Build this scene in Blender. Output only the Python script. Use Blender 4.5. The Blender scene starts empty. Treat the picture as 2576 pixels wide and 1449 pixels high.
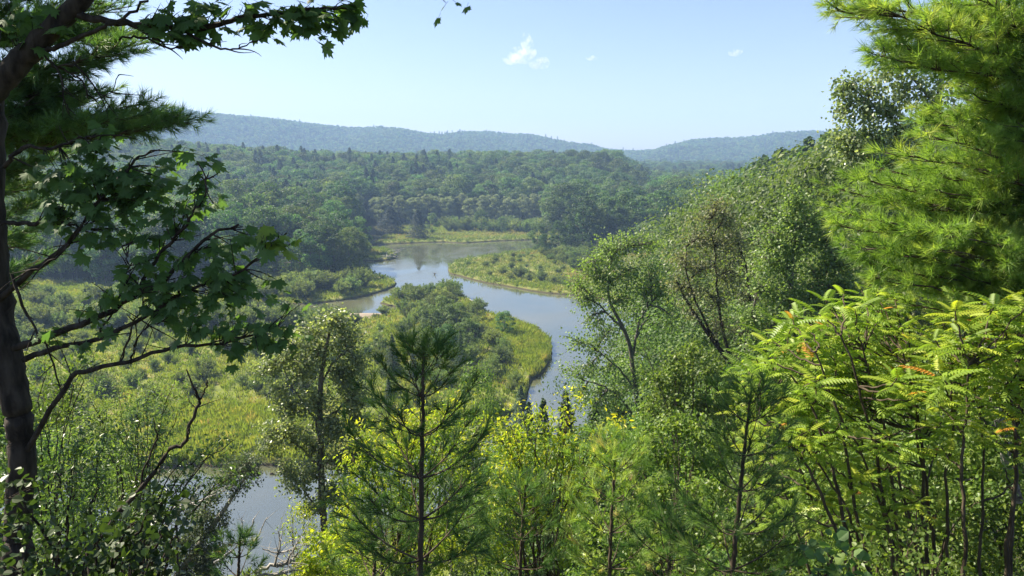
import bpy, math, random
import numpy as np
from mathutils import Vector

# ------------------------------------------------------------------ camera, light, exposure
SC = bpy.context.scene
COL = SC.collection
PITCH = math.radians(9.9)
F = 1860.0                     # focal length in pixels of a 2576 x 1449 picture
CAM = np.array([0.0, 0.0, 40.0])
cd = bpy.data.cameras.new('camera'); cam = bpy.data.objects.new('camera', cd); COL.objects.link(cam)
cam.location = CAM; cam.rotation_euler = (math.pi/2 - PITCH, 0, 0)
cd.sensor_width = 36; cd.lens = 36*F/2576; cd.clip_start = 0.05; cd.clip_end = 20000
SC.camera = cam

SUN_EL, SUN_AZ = math.radians(45), math.radians(-68)      # azimuth from +Y, negative = left
world = bpy.data.worlds.new('World'); SC.world = world; world.use_nodes = True
wn = world.node_tree.nodes; wl = world.node_tree.links
sky = wn.new('ShaderNodeTexSky'); sky.sky_type = 'NISHITA'; sky.sun_disc = False
sky.sun_elevation = SUN_EL; sky.sun_rotation = SUN_AZ
sky.altitude = 200; sky.air_density = 1.0; sky.dust_density = 0.8; sky.ozone_density = 2.6
tint = wn.new('ShaderNodeMix'); tint.data_type = 'RGBA'; tint.blend_type = 'MULTIPLY'; tint.inputs[0].default_value = 1; tint.inputs[7].default_value = (1.04, .95, 1.0, 1)
wl.new(sky.outputs[0], tint.inputs[6]); wl.new(tint.outputs[2], wn['Background'].inputs['Color']); wn['Background'].inputs['Strength'].default_value = 0.062
sd = bpy.data.lights.new('sun', 'SUN'); sun = bpy.data.objects.new('sun', sd); COL.objects.link(sun)
sd.energy = 5.0; sd.angle = math.radians(0.53); sd.color = (1.0, 0.91, 0.72)
sdir = Vector((math.sin(SUN_AZ)*math.cos(SUN_EL), math.cos(SUN_AZ)*math.cos(SUN_EL), math.sin(SUN_EL)))
sun.rotation_euler = (-sdir).to_track_quat('-Z', 'Y').to_euler(); sun.location = (-20, 0, 60)
SC.view_settings.view_transform = 'Standard'; SC.view_settings.look = 'None'
SC.view_settings.gamma = 1; SC.view_settings.use_curve_mapping = False
SC.view_settings.exposure = 1.58
cy = SC.cycles
cy.max_bounces = 9; cy.diffuse_bounces = 5; cy.glossy_bounces = 3; cy.transmission_bounces = 4
cy.volume_bounces = 1; cy.transparent_max_bounces = 8; cy.sample_clamp_indirect = 8.0
cy.caustics_reflective = False; cy.caustics_refractive = False

# ------------------------------------------------------------------ helpers
sp, cp = math.sin(PITCH), math.cos(PITCH)
def ray(px, py):
    u = (px-1288)/F; v = (724.5-py)/F
    return np.array([u, cp+v*sp, -sp+v*cp])
def at(px, py, Y):                                         # point of the sight line whose world y is Y
    d = ray(px, py); return CAM + d*(Y/d[1])
def onz(px, py, z=0.0):
    d = ray(px, py); return CAM + d*((z-CAM[2])/d[2])
def proj(p):
    q = np.asarray(p)-CAM
    fw = q[..., 1]*cp - q[..., 2]*sp; up = q[..., 1]*sp + q[..., 2]*cp
    return 1288+F*q[..., 0]/fw, 724.5-F*up/fw
RS = np.random.RandomState
def norm(a):
    return a/np.maximum(np.linalg.norm(a, axis=-1, keepdims=True), 1e-9)
def vnoise(x, y, seed=0):
    x = np.asarray(x, float); y = np.asarray(y, float)
    xi = np.floor(x).astype(np.int64); yi = np.floor(y).astype(np.int64); xf = x-xi; yf = y-yi
    def h(a, b):
        n = (a*374761393 + b*668265263 + seed*974634777) & 0xffffffff
        n = ((n ^ (n >> 13))*1274126177) & 0xffffffff
        return ((n ^ (n >> 16)) & 0xffff)/65535.0
    u = xf*xf*(3-2*xf); v = yf*yf*(3-2*yf)
    return (h(xi, yi)*(1-u)+h(xi+1, yi)*u)*(1-v)+(h(xi, yi+1)*(1-u)+h(xi+1, yi+1)*u)*v
def fbm(x, y, seed=0, o=4):
    s = 0; a = 1; t = 0
    for i in range(o):
        s = s+a*vnoise(x*2**i, y*2**i, seed+i); t += a; a *= .5
    return s/t
def sstep(a, b, x):
    t = np.clip((x-a)/(b-a), 0, 1); return t*t*(3-2*t)

class Geo:
    def __init__(s): s.V = []; s.T = []; s.A = []; s.n = 0
    def add(s, V, T, A=None):
        V = np.asarray(V, np.float32).reshape(-1, 3); T = np.asarray(T, np.int64).reshape(-1, 3)
        s.V.append(V); s.T.append(T+s.n); s.n += len(V)
        s.A.append(np.full(len(V), .5, np.float32) if A is None else np.asarray(A, np.float32))
    def arrays(s):
        return np.concatenate(s.V), np.concatenate(s.T), np.concatenate(s.A)
    def place(s, tpl, pos, Y, Z, scale, rnd, xs=None):     # copies of a template: its y axis along Y, its z axis towards Z
        tv, tt = tpl; N = len(pos)
        if N == 0: return
        Y = norm(Y); X = norm(np.cross(Y, Z)); Z = np.cross(X, Y)
        M = np.stack([X, Y, Z], -1)                         # N,3,3
        sc = np.broadcast_to(np.asarray(scale, float), (N,))[:, None, None]
        V = np.einsum('nij,kj->nki', M, tv)*sc + np.asarray(pos)[:, None, :]
        T = tt[None]+(np.arange(N)*len(tv))[:, None, None]
        s.add(V.reshape(-1, 3), T.reshape(-1, 3), np.repeat(rnd, len(tv)))
    def tubes(s, P, R, sides=5, rnd=.5):                    # P: N,K,3  R: N,K
        P = np.asarray(P, float); R = np.asarray(R, float)
        if P.ndim == 2: P = P[None]; R = R[None]
        N, K, _ = P.shape
        t = norm(np.gradient(P, axis=1))
        ref = np.array([.31, .17, .93]); ref2 = np.array([.9, -.4, .1])
        rr = np.where(np.abs((t*ref).sum(-1, keepdims=True)) > .93, ref2, ref)
        u = norm(np.cross(t, rr)); v = np.cross(t, u)
        a = np.arange(sides)*2*math.pi/sides
        ring = P[:, :, None]+R[:, :, None, None]*(u[:, :, None]*np.cos(a)[:, None]+v[:, :, None]*np.sin(a)[:, None])
        V = ring.reshape(-1, 3)
        k = np.arange(K-1)[:, None]*sides; i = np.arange(sides)[None]; j = (i+1) % sides
        q = np.stack([k+i, k+j, k+sides+j, k+sides+i], -1).reshape(-1, 4)
        T = np.concatenate([q[:, [0, 1, 2]], q[:, [0, 2, 3]]])
        T = (T[None]+(np.arange(N)*K*sides)[:, None, None]).reshape(-1, 3)
        s.add(V, T, np.full(len(V), rnd))

def make_mesh(name, V, T, A=None, mat=None, smooth=False):
    me = bpy.data.meshes.new(name)
    V = np.ascontiguousarray(V, np.float32); T = np.ascontiguousarray(T, np.int32)
    me.vertices.add(len(V)); me.vertices.foreach_set('co', V.ravel())
    me.loops.add(T.size); me.loops.foreach_set('vertex_index', T.ravel())
    me.polygons.add(len(T)); me.polygons.foreach_set('loop_start', np.arange(0, T.size, T.shape[1], dtype=np.int32))
    me.update(calc_edges=True)
    me.polygons.foreach_set('use_smooth', np.full(len(T), smooth))
    if A is not None:
        for nm, a in (A if isinstance(A, dict) else {'rnd': A}).items():
            at_ = me.attributes.new(nm, 'FLOAT', 'POINT'); at_.data.foreach_set('value', np.ascontiguousarray(a, np.float32))
    if mat: me.materials.append(mat)
    me.validate()
    return me
def link(name, me, parent=None, loc=None, rz=0, sc=1, **props):
    o = bpy.data.objects.new(name, me); COL.objects.link(o)
    if parent is not None: o.parent = parent
    if loc is not None: o.location = [float(c) for c in loc]
    o.rotation_euler = (0, 0, float(rz)); o.scale = (sc, sc, sc) if np.isscalar(sc) else [float(c) for c in sc]
    for k, v in props.items(): o[k] = v
    return o
def from_geo(name, g, mat, parent=None, smooth=False, origin=None, **props):
    V, T, A = g.arrays()
    if origin is not None: V = V-np.asarray(origin, np.float32)
    me = make_mesh(name, V, T, A, mat, smooth)
    return link(name, me, parent, loc=origin if parent is None else None, **props)
def thing(name, loc, label, category, group=None, rz=0, sc=1):
    o = link(name, None, loc=loc, rz=rz, sc=sc, label=label, category=category)
    if group: o['group'] = group
    return o

# ------------------------------------------------------------------ materials
def new_mat(name):
    m = bpy.data.materials.new(name); m.use_nodes = True
    nt = m.node_tree; b = nt.nodes['Principled BSDF']; return m, nt, b
def ramp(nt, stops):
    r = nt.nodes.new('ShaderNodeValToRGB'); e = r.color_ramp.elements
    while len(e) < len(stops): e.new(.5)
    for k, (p, c) in enumerate(stops): e[k].position = p; e[k].color = (*c, 1)
    return r
def leaf_mat(name, stops, trans=.4, tcol=(1.25, 1.35, .55), rough=.55, spec=.35, vary=.25, hue=.02):
    m, nt, b = new_mat(name); n = nt.nodes; l = nt.links
    at_ = n.new('ShaderNodeAttribute'); at_.attribute_name = 'rnd'
    stops = [(p, (min(c[0]*1.09, .6), c[1]*1.03, min(c[2]*1.15, .3))) for p, c in stops]
    r = ramp(nt, stops); l.new(at_.outputs['Fac'], r.inputs[0])
    oi = n.new('ShaderNodeObjectInfo')
    hs = n.new('ShaderNodeHueSaturation')
    mr = n.new('ShaderNodeMapRange'); mr.inputs[3].default_value = 1-vary; mr.inputs[4].default_value = 1+vary
    l.new(oi.outputs['Random'], mr.inputs[0]); l.new(mr.outputs[0], hs.inputs['Value'])
    wv = n.new('ShaderNodeMath'); wv.operation = 'MULTIPLY'; wv.inputs[1].default_value = 7.31
    fr = n.new('ShaderNodeMath'); fr.operation = 'FRACT'; l.new(oi.outputs['Random'], wv.inputs[0]); l.new(wv.outputs[0], fr.inputs[0])
    mh = n.new('ShaderNodeMapRange'); mh.inputs[3].default_value = .5-hue; mh.inputs[4].default_value = .5+hue
    l.new(fr.outputs[0], mh.inputs[0]); l.new(mh.outputs[0], hs.inputs['Hue'])
    l.new(r.outputs[0], hs.inputs['Color'])
    l.new(hs.outputs[0], b.inputs['Base Color'])
    b.inputs['Roughness'].default_value = rough; b.inputs['Specular IOR Level'].default_value = spec
    tr = n.new('ShaderNodeBsdfTranslucent'); mx = n.new('ShaderNodeMix'); mx.data_type = 'RGBA'; mx.blend_type = 'MULTIPLY'
    mx.inputs[0].default_value = 1; l.new(hs.outputs[0], mx.inputs[6]); mx.inputs[7].default_value = (*tcol, 1)
    l.new(mx.outputs[2], tr.inputs['Color'])
    ms = n.new('ShaderNodeMixShader'); ms.inputs[0].default_value = trans
    l.new(b.outputs[0], ms.inputs[1]); l.new(tr.outputs[0], ms.inputs[2])
    l.new(ms.outputs[0], n['Material Output'].inputs['Surface'])
    return m
def bark_mat(name, c1, c2, scale=18, bump=.5, stretch=.25):
    m, nt, b = new_mat(name); n = nt.nodes; l = nt.links
    tc = n.new('ShaderNodeTexCoord'); mp = n.new('ShaderNodeMapping'); mp.inputs['Scale'].default_value = (1, 1, stretch)
    l.new(tc.outputs['Object'], mp.inputs[0])
    no = n.new('ShaderNodeTexNoise'); no.inputs['Scale'].default_value = scale; no.inputs['Detail'].default_value = 6
    l.new(mp.outputs[0], no.inputs['Vector'])
    r = ramp(nt, [(.35, c1), (.65, c2)]); l.new(no.outputs['Fac'], r.inputs[0]); l.new(r.outputs[0], b.inputs['Base Color'])
    bp = n.new('ShaderNodeBump'); bp.inputs['Strength'].default_value = bump; bp.inputs['Distance'].default_value = .02
    l.new(no.outputs['Fac'], bp.inputs['Height']); l.new(bp.outputs[0], b.inputs['Normal'])
    b.inputs['Roughness'].default_value = .9; b.inputs['Specular IOR Level'].default_value = .2
    return m
M = {}
M['far'] = leaf_mat('far_foliage', [(0, (0.045, 0.090, 0.027)), (.55, (0.079, 0.140, 0.038)), (1, (0.123, 0.192, 0.049))], 0.45, vary=.48, hue=.035)
M['pine_far'] = leaf_mat('far_pine', [(0, (0.027, 0.058, 0.029)), (.6, (0.046, 0.087, 0.039)), (1, (0.073, 0.122, 0.048))], 0.3, vary=.3, hue=.015)
M['poplar'] = leaf_mat('poplar_foliage', [(0, (0.130, 0.169, 0.098)), (.6, (0.195, 0.240, 0.143)), (1, (0.273, 0.312, 0.182))], 0.55, vary=.2, hue=.01)
M['shrub'] = leaf_mat('willow_foliage', [(0, (0.083, 0.132, 0.042)), (.55, (0.138, 0.193, 0.064)), (1, (0.220, 0.259, 0.099))], 0.5, vary=.32, hue=.025)
M['grass'] = leaf_mat('meadow_grass', [(0, (0.106, 0.168, 0.025)), (.5, (0.185, 0.241, 0.034)), (.82, (0.263, 0.280, 0.054)), (1, (0.336, 0.263, 0.101))], 0.45, vary=.05, hue=0)
M['drygrass'] = leaf_mat('dry_meadow_grass', [(0, (.130, .185, .036)), (.5, (.185, .235, .055)), (.9, (.26, .240, .085)), (1, (.30, .20, .10))], .4, vary=.05, hue=0)
M['maple'] = leaf_mat('maple_leaf', [(0, (0.062, 0.130, 0.045)), (.8, (0.114, 0.214, 0.062)), (1, (0.228, 0.329, 0.062))], 0.48, rough=.5, spec=.3, vary=.05, hue=0)
M['cherry'] = leaf_mat('cherry_leaf', [(0, (0.063, 0.111, 0.035)), (.7, (0.111, 0.178, 0.054)), (1, (0.190, 0.267, 0.067))], 0.42, rough=.3, spec=.75, vary=.15, hue=.01)
M['aspen'] = leaf_mat('aspen_leaf', [(0, (0.118, 0.170, 0.079)), (.6, (0.228, 0.297, 0.150)), (1, (0.518, 0.569, 0.388))], 0.45, rough=.34, spec=.6, vary=.12, hue=.01)  # pale leaf undersides and silvery sheen both put into the colour
M['cotton'] = leaf_mat('cottonwood_leaf', [(0, (0.100, 0.174, 0.049)), (.6, (0.185, 0.289, 0.088)), (1, (0.321, 0.437, 0.149))], 0.52, rough=.4, spec=.45, vary=.12, hue=.01)
M['grey'] = leaf_mat('grey_aspen_leaf', [(0, (0.107, 0.126, 0.064)), (.6, (0.177, 0.198, 0.105)), (1, (0.337, 0.309, 0.186))], 0.5, rough=.42, spec=.4, vary=.1, hue=.01)
M['yellow'] = leaf_mat('yellow_green_leaf', [(0, (0.133, 0.221, 0.027)), (.45, (0.252, 0.347, 0.038)), (.8, (0.441, 0.473, 0.046)), (1, (0.600, 0.536, 0.046))], 0.58, rough=.45, spec=.35, vary=.06, hue=.006)
M['green'] = leaf_mat('slope_leaf', [(0, (0.064, 0.121, 0.029)), (.55, (0.126, 0.208, 0.042)), (1, (0.242, 0.319, 0.064))], 0.5, rough=.42, spec=.4, vary=.2, hue=.015)
M['sumac'] = leaf_mat('sumac_leaf', [(0, (0.120, 0.202, 0.031)), (.6, (0.239, 0.351, 0.043)), (.955, (0.399, 0.457, 0.049)), (.985, (0.600, 0.528, 0.052)), (1, (0.560, 0.260, 0.050))], 0.52, rough=.42, spec=.4, vary=.06, hue=.005)
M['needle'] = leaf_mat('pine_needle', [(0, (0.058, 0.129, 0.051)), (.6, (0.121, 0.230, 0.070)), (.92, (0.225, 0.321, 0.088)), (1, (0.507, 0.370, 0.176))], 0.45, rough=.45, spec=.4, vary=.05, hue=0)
M['needle_lit'] = leaf_mat('pine_needle_sunlit', [(0, (0.119, 0.222, 0.050)), (.6, (0.222, 0.342, 0.076)), (.94, (0.381, 0.445, 0.112)), (1, (0.600, 0.428, 0.192))], 0.52, rough=.45, spec=.4, vary=.05, hue=0)  # needle copy with sunlight put into a brighter colour
M['needle_sap'] = leaf_mat('sapling_needle', [(0, (0.043, 0.101, 0.032)), (.6, (0.082, 0.166, 0.047)), (1, (0.154, 0.244, 0.064))], 0.45, rough=.45, spec=.35, vary=.1, hue=.005)
M['cedar'] = leaf_mat('cedar_foliage', [(0, (0.052, 0.079, 0.041)), (.7, (0.090, 0.124, 0.062)), (1, (0.155, 0.172, 0.086))], 0.35, rough=.5, spec=.4, vary=.12, hue=.01)
M['cedar_far'] = leaf_mat('far_cedar', [(0, (.014, .030, .020)), (1, (.030, .055, .032))], .1, vary=.1, hue=0)
M['hill'] = leaf_mat('hillside_leaf', [(0, (0.062, 0.110, 0.035)), (.55, (0.112, 0.175, 0.053)), (1, (0.188, 0.250, 0.081))], 0.5, rough=.45, spec=.35, vary=.28, hue=.02)
M['hazel'] = leaf_mat('hazel_leaf', [(0, (.022, .045, .014)), (.85, (.045, .078, .020)), (1, (.13, .19, .03))], .4, rough=.42, spec=.45, vary=.1, hue=0)
M['bark'] = bark_mat('dark_bark', (.020, .016, .013), (.065, .052, .042), 22, .8)
M['bark_grey'] = bark_mat('grey_bark', (.075, .066, .055), (.17, .155, .13), 10, .6)
M['bark_birch'] = bark_mat('birch_bark', (.10, .09, .08), (.42, .40, .36), 7, .3, 2.2)
M['bark_brown'] = bark_mat('brown_bark', (.045, .034, .024), (.11, .085, .060), 14, .6)
M['dead'] = bark_mat('dead_wood', (.22, .20, .18), (.46, .43, .39), 16, .4)

def ground_material():
    m, nt, b = new_mat('ground'); n = nt.nodes; l = nt.links
    a = n.new('ShaderNodeAttribute'); a.attribute_name = 'cover'
    tc = n.new('ShaderNodeTexCoord')
    n1 = n.new('ShaderNodeTexNoise'); n1.inputs['Scale'].default_value = .25; n1.inputs['Detail'].default_value = 8
    n2 = n.new('ShaderNodeTexNoise'); n2.inputs['Scale'].default_value = 3.0; n2.inputs['Detail'].default_value = 8
    l.new(tc.outputs['Object'], n1.inputs['Vector']); l.new(tc.outputs['Object'], n2.inputs['Vector'])
    floor = ramp(nt, [(.35, (.028, .026, .014)), (.55, (.055, .058, .022)), (.7, (.095, .070, .040))]); l.new(n2.outputs['Fac'], floor.inputs[0])
    mead = ramp(nt, [(.30, (.085, .115, .026)), (.5, (.145, .170, .036)), (.68, (.20, .180, .065))]); l.new(n1.outputs['Fac'], mead.inputs[0])
    mud = ramp(nt, [(.3, (.035, .030, .018)), (.7, (.075, .060, .036))]); l.new(n2.outputs['Fac'], mud.inputs[0])
    mx = n.new('ShaderNodeMix'); mx.data_type = 'RGBA'; l.new(a.outputs['Fac'], mx.inputs[0]); l.new(floor.outputs[0], mx.inputs[6]); l.new(mead.outputs[0], mx.inputs[7])
    ge = n.new('ShaderNodeNewGeometry'); sx = n.new('ShaderNodeSeparateXYZ'); l.new(ge.outputs['Position'], sx.inputs[0])
    mr = n.new('ShaderNodeMapRange'); mr.inputs[1].default_value = .22; mr.inputs[2].default_value = .5; l.new(sx.outputs['Z'], mr.inputs[0])
    m2 = n.new('ShaderNodeMix'); m2.data_type = 'RGBA'; l.new(mr.outputs[0], m2.inputs[0]); l.new(mud.outputs[0], m2.inputs[6]); l.new(mx.outputs[2], m2.inputs[7])
    l.new(m2.outputs[2], b.inputs['Base Color']); b.inputs['Roughness'].default_value = .95; b.inputs['Specular IOR Level'].default_value = .15
    bp = n.new('ShaderNodeBump'); bp.inputs['Strength'].default_value = .6; bp.inputs['Distance'].default_value = .15
    l.new(n2.outputs['Fac'], bp.inputs['Height']); l.new(bp.outputs[0], b.inputs['Normal'])
    return m
def water_material():
    m, nt, b = new_mat('river_water'); n = nt.nodes; l = nt.links
    tc = n.new('ShaderNodeTexCoord'); mp = n.new('ShaderNodeMapping'); mp.inputs['Scale'].default_value = (1, .55, 1); mp.inputs['Rotation'].default_value = (0, 0, .5)
    l.new(tc.outputs['Object'], mp.inputs[0])
    na = n.new('ShaderNodeTexNoise'); na.inputs['Scale'].default_value = .5; na.inputs['Detail'].default_value = 5; na.inputs['Distortion'].default_value = 1.2
    nb = n.new('ShaderNodeTexNoise'); nb.inputs['Scale'].default_value = .045; nb.inputs['Detail'].default_value = 3; nb.inputs['Distortion'].default_value = 1.5
    for q in (na, nb): l.new(mp.outputs[0], q.inputs['Vector'])
    bp = n.new('ShaderNodeBump'); bp.inputs['Distance'].default_value = .05
    r = n.new('ShaderNodeMapRange'); r.inputs[1].default_value = .42; r.inputs[2].default_value = .6; r.inputs[3].default_value = .02; r.inputs[4].default_value = .28
    l.new(nb.outputs['Fac'], r.inputs[0]); l.new(r.outputs[0], bp.inputs['Strength'])
    l.new(na.outputs['Fac'], bp.inputs['Height']); l.new(bp.outputs[0], b.inputs['Normal'])
    c = ramp(nt, [(.3, (.050, .062, .040)), (.7, (.100, .098, .055))]); l.new(nb.outputs['Fac'], c.inputs[0]); l.new(c.outputs[0], b.inputs['Base Color'])
    rr_ = n.new('ShaderNodeMapRange'); rr_.inputs[1].default_value = .4; rr_.inputs[2].default_value = .62; rr_.inputs[3].default_value = .03; rr_.inputs[4].default_value = .16; l.new(nb.outputs['Fac'], rr_.inputs[0]); l.new(rr_.outputs[0], b.inputs['Roughness']); b.inputs['IOR'].default_value = 2.2
    b.inputs['Specular IOR Level'].default_value = .95
    return m
M['ground'] = ground_material(); M['water'] = water_material()

# ------------------------------------------------------------------ terrain
RIV = [(800,622),(880,618),(936,616),(1002,613),(1060,611),(1117,609),(1163,612),(1260,606),(1346,603.5),(1395,603),(1500,600),(1750,598),
 (1750,611),(1500,622),(1403,631),(1332,632),(1280,638),(1231,646.5),(1174,652),(1145,661),(1129,671),(1126,680),(1132,689),(1160,696),(1217,711),(1289,723),(1330,731),(1375,738),(1449,743),(1520,752),(1620,775),(1760,800),
 (1810,830),(1770,870),(1720,930),(1660,1000),(1600,1060),(1500,1110),(1400,1160),(1200,1260),(1000,1350),(860,1420),(760,1456),(430,1460),(300,1440),(100,1400),(-250,1400),
 (-250,1190),(100,1186),(300,1180),(430,1178),(480,1172),(560,1176),(640,1171),(760,1175),(900,1160),(1000,1140),(1200,1090),(1320,1030),(1338,955),(1364,943),(1380,915),(1389,890),(1384,862),(1349,836),(1299,816),(1262,800),(1224,788),(1186,765),(1168,748),(1151,739),(1080,735),(1030,736),(1002,742),(973,756),(954,763),(985,770),(1020,777),
 (975,790),(940,806),(870,812),(780,813),(600,812),(430,808),(300,812),(0,818),(-300,820),(-300,785),(0,785),(300,783),(430,778),(560,773),(700,768),(780,765),(859,757),(905,748),(939,740),(973,730),(994,720),(999,714),(985,705),(953,695),(933,685),(916,667),(915,655),(940,657),(975,655),(992,650),(1000,644),(990,634),(965,627),(930,627),(800,633)]
RIVW = np.array([onz(a, b)[:2] for a, b in RIV])
def poly_sd(P, poly):                                      # positive inside
    P = P.reshape(-1, 2); out = np.full(len(P), 1e9); ins = np.zeros(len(P), bool)
    n = len(poly)
    for i in range(n):
        a = poly[i]; b = poly[(i+1) % n]; ab = b-a
        t = np.clip(((P-a)@ab)/max(ab@ab, 1e-9), 0, 1)
        d = np.hypot(P[:, 0]-a[0]-t*ab[0], P[:, 1]-a[1]-t*ab[1]); out = np.minimum(out, d)
        c = ((a[1] > P[:, 1]) != (b[1] > P[:, 1]))
        if abs(b[1]-a[1]) > 1e-9:
            ins ^= c & (P[:, 0] < (b[0]-a[0])*(P[:, 1]-a[1])/(b[1]-a[1])+a[0])
    return np.where(ins, out, -out)
FOOT = np.array([(-900,260),(-300,110),(-100,72),(-40,61),(0,61),(22,68),(47,108),(64,160),(80,215),(100,300),(118,360),(170,430),(400,520),(1200,760)], float)
def foot_s(x, y):                                          # >0 on the camera's side of the valley foot
    P = np.stack([x, y], -1).reshape(-1, 2); out = np.full(len(P), 1e9)
    for a, b in zip(FOOT[:-1], FOOT[1:]):
        ab = b-a; t = np.clip(((P-a)@ab)/(ab@ab), 0, 1)
        out = np.minimum(out, np.hypot(P[:, 0]-a[0]-t*ab[0], P[:, 1]-a[1]-t*ab[1]))
    yy = np.interp(P[:, 0], FOOT[:, 0], FOOT[:, 1])
    return np.where(P[:, 1] < yy, out, -out).reshape(np.shape(x))
RIDGE = [(-400,330),(0,345),(200,345),(300,332),(345,320),(420,290),(470,294),(520,305),(600,309),(700,314),(760,320),(830,327),(900,331),(960,328),(1010,333),(1060,342),(1110,347),(1160,340),(1220,339),(1280,345),(1340,347),(1400,360),(1450,368),(1480,369),(1520,381),(1560,385),(1600,387),(1640,384),(1690,372),(1740,361),(1790,357),(1850,356),(1900,352),(1960,345),(2040,342),(2150,346),(2576,350),(3000,360)]
R_AZ = np.array([math.atan((a-1288)/F/1.015) for a, b in RIDGE]); R_EL = np.array([(400-b)/F for a, b in RIDGE])
def hills(x, y):
    r = np.hypot(x, y); az = np.arctan2(x, np.maximum(y, 1e-3)); az = np.where(y < 0, np.sign(x)*1.6, az)
    el = np.interp(az, R_AZ, R_EL)
    rr = 2200+260*(fbm(az*7+3, az*0+1.5, 5)-.5)*2
    top = 40+el*rr-9
    t = sstep(1450, 1, 0*r) if False else np.clip((r-1500)/(rr-1500), 0, 1)
    spur = (fbm(x/260, y/420, 11)-.5)*2
    up = np.clip(t*t*(3-2*t)*(1+.35*spur*np.sin(np.pi*t)), 0, 1.0)
    z = top*up
    back = np.clip((r-rr)/700, 0, 1)
    z = z*(1-.5*back)
    z2 = (95+(40+.057*3250-15-95))*sstep(2600, 3250, r)*sstep(-.20, -.42, az)*(1-.4*sstep(3300, 3800, r))
    return np.maximum(z, z2)
def height(x, y, fine=True):
    x = np.asarray(x, float); y = np.asarray(y, float)
    sh = x.shape; x = x.ravel(); y = y.ravel()
    s = foot_s(x, y)
    flat = .75+.5*(fbm(x/14, y/14, 2)-.4)
    blf = np.interp(s, [0, 6, 20, 40, 53, 58, 64, 110, 400], [0, 2.6, 12.2, 25.0, 33.4, 36.2, 37.9, 39, 40])
    blf = np.where(y > 90, blf*np.interp(y, [90, 200, 400], [1, .9, .72]), blf)
    blf = blf*(1+.05*(fbm(x/18, y/18, 8)-.5)*np.clip(s/15, 0, 1)*np.clip(np.hypot(x, y)/15-.3, 0, 1))
    az = np.arctan2(x, np.maximum(y, 1)); r = np.hypot(x, y)
    pl = 19*sstep(450, 690, r+30*(fbm(x/90, y/90, 4)-.5))*(1-sstep(.125, .195, az))
    pl = pl+9*sstep(-.18, -.45, az)*sstep(520, 800, r)
    pl = np.maximum(pl, 9*sstep(850, 1150, r))
    pl = pl+7*(fbm(x/140, y/140, 9)-.5)*sstep(480, 700, r)
    h = np.maximum(flat+np.maximum(pl, 0)*(y > 0), hills(x, y))+blf
    w = (y > 55) & (y < 460) & (s < 12)
    if w.any():
        sdv = poly_sd(np.stack([x[w], y[w]], -1), RIVW)
        wob = .5*(fbm(x[w]/3.0, y[w]/3.0, 21)-.5)
        hw = h[w]; bank = np.clip(-(sdv+wob)*1.4, -1.6, 60)
        h[w] = np.where(sdv > -40, np.minimum(hw, bank), hw)
    return h.reshape(sh)
ths = np.concatenate([np.linspace(-math.pi, -.82, 60, endpoint=False), np.linspace(-.82, .82, 900), np.linspace(.82, math.pi, 60)[1:-1]])
rs = np.concatenate([np.geomspace(.3, 55, 110, endpoint=False), np.geomspace(55, 460, 520, endpoint=False), np.geomspace(460, 3900, 170)])
TH, RR = np.meshgrid(ths, rs, indexing='ij')
GX, GY = RR*np.sin(TH), RR*np.cos(TH); GZ = height(GX, GY)
na, nr = TH.shape
idx = np.arange(na*nr).reshape(na, nr); nx = np.roll(idx, -1, 0)
Q = np.stack([idx[:, :-1], nx[:, :-1], nx[:, 1:], idx[:, 1:]], -1).reshape(-1, 4)
TT = np.concatenate([Q[:, [0, 1, 2]], Q[:, [0, 2, 3]]])
cv = na*nr; fan = np.stack([np.full(na, cv), nx[:, 0], idx[:, 0]], -1)
TT = np.concatenate([TT, fan])[:, ::-1]
def cover(x, y):                                           # 1 = open meadow, 0 = woodland floor
    r = np.hypot(x, y); s = foot_s(x, y)
    c = np.where((s < -2) & (y < 450) & (y > 60), 1.0, 0.0)
    wood = (y > 232) & (x < -62)
    return np.where(wood, .12, c)*np.clip(.65+.7*fbm(x/9, y/9, 31), 0, 1)
gv = np.stack([GX.ravel(), GY.ravel(), GZ.ravel()], -1); gv = np.concatenate([gv, [[0, 0, float(height(np.array([0.]), np.array([0.]))[0])]]])
me = make_mesh('ground', gv, TT, {'cover': np.append(cover(GX.ravel(), GY.ravel()), 0)}, M['ground'], True)
link('ground', me, kind='structure')
def gz(x, y): return float(height(np.array([float(x)]), np.array([float(y)]))[0])
a = np.array([(-420, 50, 0), (330, 50, 0), (330, 470, 0), (-420, 470, 0)], float)
link('river_water', make_mesh('river_water', a, np.array([[0, 1, 2], [0, 2, 3]]), None, M['water']), kind='structure')

# haze: the valley air
def haze():
    m = bpy.data.materials.new('valley_haze'); m.use_nodes = True; nt = m.node_tree
    nt.nodes.remove(nt.nodes['Principled BSDF'])
    v = nt.nodes.new('ShaderNodeVolumePrincipled')
    v.inputs['Color'].default_value = (.42, .62, 1.0, 1); v.inputs['Density'].default_value = .00028; v.inputs['Anisotropy'].default_value = .05
    nt.links.new(v.outputs[0], nt.nodes['Material Output'].inputs['Volume'])
    x, z0, z1 = 3950, -3.0, 262
    V = np.array([(sx*x, sy*x, z) for z in (z0, z1) for sy in (-1, 1) for sx in (-1, 1)], float)
    T = np.array([(0,2,3),(0,3,1),(4,5,7),(4,7,6),(0,1,5),(0,5,4),(2,6,7),(2,7,3),(0,4,6),(0,6,2),(1,3,7),(1,7,5)])
    link('haze', make_mesh('haze', V, T, None, m), kind='stuff')
haze()

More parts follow.
